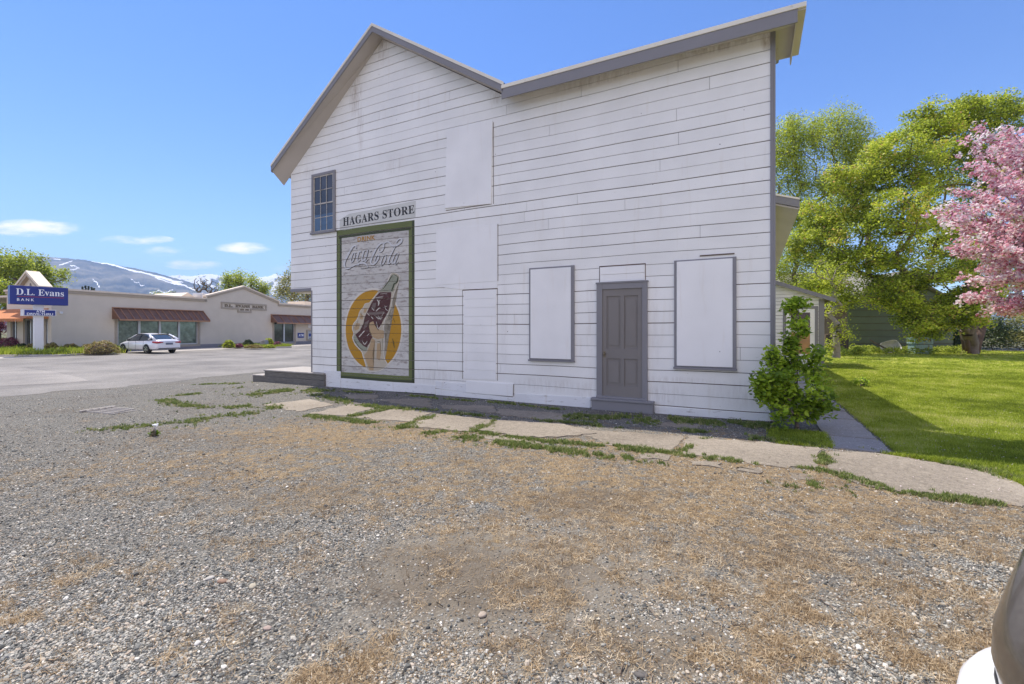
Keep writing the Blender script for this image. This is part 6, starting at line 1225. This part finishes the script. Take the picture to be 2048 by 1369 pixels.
b = MB(); b.prism([(-.65, ez - .32), (gw / 2, pz + .0), (gw + .65, ez - .32), (gw + .65, ez - .16), (gw / 2, pz + .18), (-.65, ez - .16)], 'y', -.35, 8.4); b.build('roof', pm('mossy_roof', (.20, .19, .17), .9, var=.3, bump=.5), gar)
b = MB(); b.box(-.05, .12, -.06, -.0405, 0, ez - .1); b.build('corner_board', M['ggreen'], gar)
Yn = 46.0; nx0, nx1 = at(1590, Yn), at(1775, Yn); nb_ = empty('neighbour_house', (nx0, Yn, 0), label='house with a pale grey shingle roof half hidden behind the trees', cat='house'); nw = nx1 - nx0
b = MB(); b.box(0, nw, .6, 7, 0, zat(603, Yn)); b.build('wall', pm('pale_grey_siding', (.4, .4, .38), .8), nb_)
b = MB(); b.add([(-.4, 0, zat(603, Yn)), (nw + .4, 0, zat(603, Yn)), (nw + .4, 4, zat(548, Yn) + .6), (-.4, 4, zat(548, Yn) + .6), (nw + .4, 8, zat(603, Yn)), (-.4, 8, zat(603, Yn))], [(0, 1, 2, 3), (3, 2, 4, 5), (0, 3, 5), (1, 4, 2), (0, 5, 4, 1)]); b.build('roof', pm('pale_shingles', (.42, .40, .37), .9, var=.15, scale=6, bump=.4), nb_)
Yf = 31.0; fx = at(1652, Yf); fe = empty('board_fence', (fx, Yf, 0), label='short dark weathered board fence beside the green garage', cat='fence')
b = MB()
for k in range(11): b.box(k * .14, k * .14 + .125, 0, .025, 0, 1.25 + .05 * math.sin(k * 2.1))
b.build('boards', pm('dark_old_boards', (.07, .055, .05), .9, var=.4), fe); b = MB(); b.box(-.02, 1.56, .026, .07, .3, .4); b.box(-.02, 1.56, .026, .07, .95, 1.05); b.build('rail', M['bark'], fe)
# tipped basin
Yt = 30.5; tb = empty('tipped_basin', (at(1776, Yt), Yt, 0), label='white enamel basin lying tipped on its side in the weeds by the garage', cat='basin')
def bowl(w, d, h, t, n=28, m=6):
    V = []; Fc = []
    for lay, off in ((0, 0), (1, t)):
        for j in range(m + 1):
            f = j / m; rr = (.62 + .38 * math.sin(f * PI / 2)) - off / w * 2
            for k in range(n): a = 2 * PI * k / n; sq = 1 / (abs(math.cos(a)) ** 4 + abs(math.sin(a)) ** 4) ** .25; V.append((w / 2 * rr * sq * math.cos(a), d / 2 * rr * sq * math.sin(a), h * f + off * (1 - f)))
    for lay in (0, 1):
        o = lay * (m + 1) * n
        for j in range(m):
            for k in range(n): Fc.append((o + j * n + k, o + j * n + (k + 1) % n, o + (j + 1) * n + (k + 1) % n, o + (j + 1) * n + k))
        Fc.append(tuple(o + k for k in range(n)))
    o2 = (m + 1) * n
    for k in range(n): Fc.append((m * n + k, m * n + (k + 1) % n, o2 + m * n + (k + 1) % n, o2 + m * n + k))
    return V, Fc
V, Fc = bowl(1.25, .8, .32, .03); mt_ = Matrix.Rotation(R(72), 3, 'X') @ Matrix.Rotation(R(14), 3, 'Y'); V = [tuple(Matrix.Rotation(R(-14), 3, 'Y') @ (Matrix.Rotation(R(62), 3, 'X') @ Vector(v)) + Vector((0, 0, .36))) for v in V]
b = MB(); b.add(V, Fc); b.build('bowl', pm('chipped_enamel', (.62, .60, .56), .4, var=.15), tb, smooth=True)
b = MB(); b.tube([(-.75, .2, .95), (-.3, .1, .62), (.2, .0, .35), (.6, -.05, .1)], [.04, .05, .05, .06], 6); tag(b.build('fallen_branch', M['bark'], None), label='dark fallen branch leaning across the white basin', cat='branch').location = (at(1760, Yt), Yt - .3, 0)
# old teal cabinet
Yc_ = 29.8; cw = at(1866, Yc_) - at(1829, Yc_); ca_ = empty('teal_cabinet', (at(1829, Yc_), Yc_, 0), label='old pale teal metal cabinet with three dark openings standing in the weeds under the maple', cat='cabinet')
mt = paint_mat('pale_teal_enamel', (.27, .40, .39), worn=.45, under=(.22, .14, .09), stretch=(2, 2, 2)); h1 = zat(676, Yc_)
b = MB(); b.box(.06, cw - .02, 0, .6, 0, h1 * .60); b.box(0, cw, -.04, .62, h1 * .60 + .02, h1); b.build('body', mt, ca_, bevel=.03)
b = MB(); b.box(.08, cw - .04, -.02, .0, h1 * .62 - .03, h1 * .60 + .018); b.box(.10, cw - .06, -.012, -.001, h1 * .28, h1 * .31); b.build('joint', M['black'], ca_)
for f in (.2, .5, .8):
    b = MB(); b.box(cw * f - .09, cw * f + .09, -.05, -.041, h1 * .78, h1 * .9); b.build('opening', M['black'], ca_, bevel=.02)
b = MB(); b.box(cw * .72, cw * .8, -.015, -.001, h1 * .35, h1 * .55); b.build('latch', M['bark_g'], ca_)
# weeds along the garage and hedge at the back right
cl = []
for k in range(150):
    px = random.uniform(1655, 1930); Y = random.uniform(29.0, 33.4) if px > 1700 else random.uniform(27, 31); x = at(px, Y)
    if 1825 < px < 1870 and Y < 30.2: Y = 28.9; x = at(px, Y)
    cl.append((x, Y, random.uniform(.08, .38), random.uniform(.2, .38)))
tag(foliage('ground_cover', cl, 60, .12, L_mid, None, flat=.7), kind='stuff')
for px, yt, yb, w, l, lm, Y in ((1925, 650, 700, 44, 'dark shrub close behind the maple trunks', L_dark, 38), (1895, 655, 700, 40, 'dark shrub at the right end of the green garage', L_dark, 36),(1985, 632, 700, 60, 'dark bushy shrub right of the maple trunks', L_dark, 35), (2040, 620, 700, 70, 'tall dense shrub at the far back right corner of the lawn', L_olive, 36), (2100, 600, 700, 80, 'shrub at the right edge behind the crab apple', L_dark, 35)):
    bush('back_shrub', l, (at(px, Y), Y, 0), [lb(px, (yt + yb) / 2, Y, w / 2, 60, 0, (yb - yt) / 2)], .55, 70, .15, lm, group='shrubs along the back of the lawn', stems=True)
# ------------------------------------------------------------------ iron drain grate in the gravel
dgp = [Gt(*p) for p in ((170, 828), (205, 817.5), (270, 818.5), (240, 828))]
dc = sum(p[0] for p in dgp) / 4, sum(p[1] for p in dgp) / 4
dr_ = empty('drain_grate', (dc[0], dc[1], HTw(*dc)), S.rz + R(8), label='low pale timber and iron drain grate half buried in the gravel', cat='drain')
b = MB()
for k in range(5): b.box(-.35, .50 - k * .05, -.22 + k * .11, -.20 + k * .11, .0, .03)
b.build('bar', M['concrete'], dr_, bevel=.006); b = MB(); b.box(-.42, -.351, -.30, .30, -.0, .04); b.build('edge_timber', M['wood_l'], dr_, bevel=.008); b = MB(); b.box(-.35, .45, -.25, .25, -.01, .006); b.build('pit', pm('silted_pit', (.16, .15, .14), .95, var=.3, scale=12), dr_)
# white-flowered weed
wz = Gt(310, 872)
wo = bush('flowering_weed', 'lone weed with white flowers in the gravel of the lot', (wz[0], wz[1], wz[2]), [(wz[0], wz[1], .04, .07, .05, .03, 8)], .05, 14, .06, L_bush, cat='weed')
b = MB()
for k in range(7): x, y = random.gauss(0, .04), random.gauss(0, .03); b.tube([(0, 0, .02), (x, y, .16)], .002, 4); b.tube([(x, y, .155), (x, y, .175)], [.013, .017], 8)
b.build('flower', M['sign_text'], wo)
# larger loose stones
for k, (px, py, r, c) in enumerate(((445, 1165, .026, 'rusty orange'), (420, 1158, .022, 'pale'), (505, 1175, .024, 'buff'), (535, 1258, .018, 'pink'), (965, 1232, .022, 'tan'), (395, 1288, .016, 'white'), (1282, 1352, .024, 'dark'))):
    p = Gt(px, py); bm = bmesh.new(); bmesh.ops.create_icosphere(bm, subdivisions=2, radius=r)
    for v in bm.verts: v.co *= random.uniform(.85, 1.12); v.co.z *= .5; v.co.x *= 1.35
    me = bpy.data.meshes.new('rock'); bm.to_mesh(me); bm.free(); o = link_mesh('rock', me, pm(c.replace(' ', '_') + '_stone', {'rusty orange': (.26, .17, .12), 'pale': (.42, .40, .36), 'buff': (.38, .34, .26), 'pink': (.36, .28, .24), 'tan': (.36, .30, .24), 'white': (.52, .51, .48), 'dark': (.12, .11, .10)}[c], .85, var=.2, scale=30, bump=.4), smooth=True)
    o.location = (p[0], p[1], r * .25); o.rotation_euler = (0, 0, k); tag(o, label='%s loose stone lying on the gravel' % c, cat='stone', group='larger loose stones on the lot')
# ------------------------------------------------------------------ white vehicle at the photographer's right
def near_vehicle():
    c = empty('white_vehicle', (1.25, .45, 0), label='front corner of a white vehicle with a dusty headlamp at the bottom right', cat='vehicle'); ox, oy = 1.25, .45
    def ring(P_, r, z, m=14, x_end=1.2, ymir=None):
        cx_, cy_ = P_[0] + .69 * r, P_[1] - .724 * r; pts = []
        for k in range(m + 1):
            a = R(90) + R(90) * k / m; pts.append((cx_ + r * math.cos(a) - ox, cy_ + r * math.sin(a) - oy, z))
        return pts
    prof_ = [(.655, 1.278, 1.205), (.70, 1.276, 1.21), (.75, 1.27, 1.22), (.82, 1.285, 1.23), (.88, 1.32, 1.238), (.93, 1.35, 1.245), (.96, 1.372, 1.25), (.985, 1.40, 1.262), (1.0, 1.44, 1.26)]
    V, Fc = [], []; m = 14
    for z, x, y in prof_: V += ring((x, y), .34, z)
    for i in range(len(prof_) - 1):
        for k in range(m): Fc.append((i * (m + 1) + k, i * (m + 1) + k + 1, (i + 1) * (m + 1) + k + 1, (i + 1) * (m + 1) + k))
    b = MB(); b.add(V, Fc); lampo = b.build('headlamp', M['lamp'], c, smooth=True)
    bp = [(.20, 1.30, 1.28), (.35, 1.265, 1.30), (.50, 1.255, 1.305), (.58, 1.258, 1.306), (.62, 1.268, 1.306), (.645, 1.29, 1.30), (.655, 1.33, 1.28), (.652, 1.40, 1.2)]
    V, Fc = [], []
    for z, x, y in bp: V += ring((x, y), .36, z)
    for i in range(len(bp) - 1):
        for k in range(m): Fc.append((i * (m + 1) + k, i * (m + 1) + k + 1, (i + 1) * (m + 1) + k + 1, (i + 1) * (m + 1) + k))
    b = MB(); b.add(V, Fc); b.build('bumper', M['carwhite2'], c, smooth=True)
    b = MB(); b.tube([Vector(v) for v in ring((1.325, 1.255), .345, .66)], .008, 8); b.build('rubber_strip', M['black'], c, smooth=True)
    # body behind: hood, sides, cabin
    st = [(.0, .30, .66, .94), (.25, .28, .95, 1.02), (1.2, .28, .98, 1.10), (1.5, .28, .98, 1.55), (2.0, .28, .98, 1.78), (3.6, .28, .98, 1.78), (4.4, .28, .98, 1.5), (4.6, .4, .95, 1.0)]
    b = MB(); V = []; Fc = []
    for x, z0, z1, z2 in st:
        x += .2; V += [(x, .80, z0), (x, .83, z1), (x, .70, z2), (x, -.9 + .13, z2), (x, -.90, z1), (x, -.87, z0)]
    for i in range(len(st) - 1):
        for k in range(6): Fc.append((i * 6 + k, i * 6 + (k + 1) % 6, (i + 1) * 6 + (k + 1) % 6, (i + 1) * 6 + k))
    Fc += [(0, 1, 2, 3, 4, 5), tuple(range(42, 48))[::-1]]
    b.add(V, Fc); b.build('body', M['carwhite2'], c, smooth=False)
    for x in (.95, 3.9):
        for y in (.72, -.78): b = MB(); b.tube([(x, y - .1, .36), (x, y + .1, .36)], .36, 24); b.build('wheel', M['rubber'], c)
M['lamp'] = pm('dusty_headlamp', (.22, .195, .165), .24, metal=.8, var=.25, scale=7, var2=.12, scale2=60, coat=.4)
M['carwhite2'] = pm('white_vehicle_paint', (.66, .67, .68), .35, var=.04, coat=.4)
near_vehicle()
# ------------------------------------------------------------------ mountains with snow
def mountain_mat():
    m, N, L, P = new_mat('sage_slope_and_snow'); a = N.new('ShaderNodeAttribute'); a.attribute_name = 'snow'; ge = N.new('ShaderNodeNewGeometry')
    n = N.new('ShaderNodeTexNoise'); n.inputs['Scale'].default_value = .004; n.inputs['Detail'].default_value = 8; n.inputs['Roughness'].default_value = .6; L.new(ge.outputs['Position'], n.inputs['Vector'])
    c = ramp(N, L, n.outputs[0], [(.38, (.035, .055, .085)), (.5, (.10, .11, .12)), (.62, (.21, .20, .185))])
    n2 = N.new('ShaderNodeTexNoise'); n2.inputs['Scale'].default_value = .02; n2.inputs['Detail'].default_value = 6; L.new(ge.outputs['Position'], n2.inputs['Vector'])
    ad = N.new('ShaderNodeMath'); ad.operation = 'MULTIPLY_ADD'; L.new(n2.outputs[0], ad.inputs[0]); ad.inputs[1].default_value = .9; L.new(a.outputs['Fac'], ad.inputs[2])
    mr = N.new('ShaderNodeMapRange'); mr.inputs[1].default_value = .84; mr.inputs[2].default_value = .93; L.new(ad.outputs[0], mr.inputs[0])
    mx = N.new('ShaderNodeMixRGB'); L.new(mr.outputs[0], mx.inputs[0]); L.new(c, mx.inputs[1]); mx.inputs[2].default_value = (.85, .87, .9, 1); L.new(mx.outputs[0], P.inputs['Base Color']); P.inputs['Roughness'].default_value = .95; P.inputs['Specular IOR Level'].default_value = .1; return m
M['mountain'] = mountain_mat()
def segd(X, Y, pl):
    d = np.full(X.shape, 1e9)
    for (x0, y0), (x1, y1) in zip(pl[:-1], pl[1:]):
        t = np.clip(((X - x0) * (x1 - x0) + (Y - y0) * (y1 - y0)) / ((x1 - x0) ** 2 + (y1 - y0) ** 2 + 1e-9), 0, 1); d = np.minimum(d, np.hypot(X - x0 - t * (x1 - x0), (Y - y0 - t * (y1 - y0)) * 1.3))
    return d
def ridge(name, line, D0, D1, snowf, rug, seed, label=None):
    xs = np.arange(line[0][0], line[-1][0] + 1, 3.0); yr = np.interp(xs, [p[0] for p in line], [p[1] for p in line]); T = np.linspace(0, 1, 60)
    XX, TT = np.meshgrid(xs, T); YR = np.tile(yr, (60, 1)); yimg = 662 + (YR - 662) * TT ** .8
    dep = D0 + (D1 - D0) * TT ** 1.1; nz = (vnoise(XX + 500, dep * .05, .06, seed) - .5) + .5 * (vnoise(XX + 900, dep * .05, .17, seed + 1) - .5) + .3 * (vnoise(XX + 300, dep * .05, .5, seed + 2) - .5)
    x = (XX - CX) / F * dep; z = H + (HY - yimg) / F * dep + nz * rug * np.sin(PI * np.clip(TT * .96, 0, 1)) ** .6 + nz * rug * .08
    sn = snowf(XX, yimg)
    # far side of the ridge
    xb = x[-1] * 1.12; V = np.concatenate([np.stack([x.ravel(), dep.ravel(), z.ravel()], 1), np.stack([xb, np.full(len(xs), D1 * 1.12), np.full(len(xs), -20.)], 1)]); n = len(xs)
    i, j = np.meshgrid(np.arange(60), np.arange(n - 1), indexing='ij'); Fc = np.stack([i * n + j, i * n + j + 1, (i + 1) * n + j + 1, (i + 1) * n + j], -1).reshape(-1, 4)
    me = np_mesh(name, V, Fc, {'snow': np.concatenate([sn.ravel(), np.zeros(n)])}); o = link_mesh(name, me, M['mountain'], smooth=True); return tag(o, kind='structure')
S1 = [[(182, 521), (230, 532), (280, 545), (325, 555), (365, 566)], [(118, 533), (133, 525), (143, 522)], [(140, 530), (152, 533), (158, 537), (146, 540), (137, 543)], [(128, 548), (133, 555), (136, 560)], [(186, 561), (194, 567), (199, 574)], [(262, 560), (275, 566), (292, 572)], [(108, 519), (120, 520)], [(340, 560), (372, 574)], [(310, 555), (345, 565), (390, 580)], [(300, 590), (330, 583), (345, 580)]]
def snow1(X, Y):
    s = np.zeros(X.shape)
    for k, pl in enumerate(S1): s = np.maximum(s, np.clip(1 - segd(X, Y, pl) / ((3.6 if k == 0 else 2.4)), 0, 1) * .9)
    return s
ridge('mountain', [(-900, 560), (-500, 530), (-200, 522), (0, 514), (82, 513.5), (140, 517), (182, 522), (234, 530.7), (276, 538.5), (320, 548.6), (360, 560), (420, 575), (500, 596), (600, 620), (760, 650)], 1300, 3200, snow1, 22, 11)
def snow2(X, Y): return np.clip(.28 + (585 - Y) * .012 + (vnoise(X, Y * 2, .12, 40) - .5) * .75, 0, 1)
ridge('far_mountain', [(260, 560), (344, 553), (385, 551), (425, 549), (446, 553), (500, 556), (548, 551), (577, 552), (625, 556), (700, 560), (900, 575), (1400, 600), (2400, 610)], 3000, 5200, snow2, 80, 23)
# ------------------------------------------------------------------ air
hb = MB(); hb.box(-6500, 3500, -60, 6200, -1.2, 800)
hm, N, L, P = new_mat('air_haze'); N.remove(P); pv = N.new('ShaderNodeVolumePrincipled'); pv.inputs['Color'].default_value = (.46, .66, 1.0, 1); pv.inputs['Density'].default_value = .00017; pv.inputs['Anisotropy'].default_value = .0
L.new(pv.outputs[0], N['Material Output'].inputs['Volume']); tag(hb.build('haze', hm), kind='stuff')
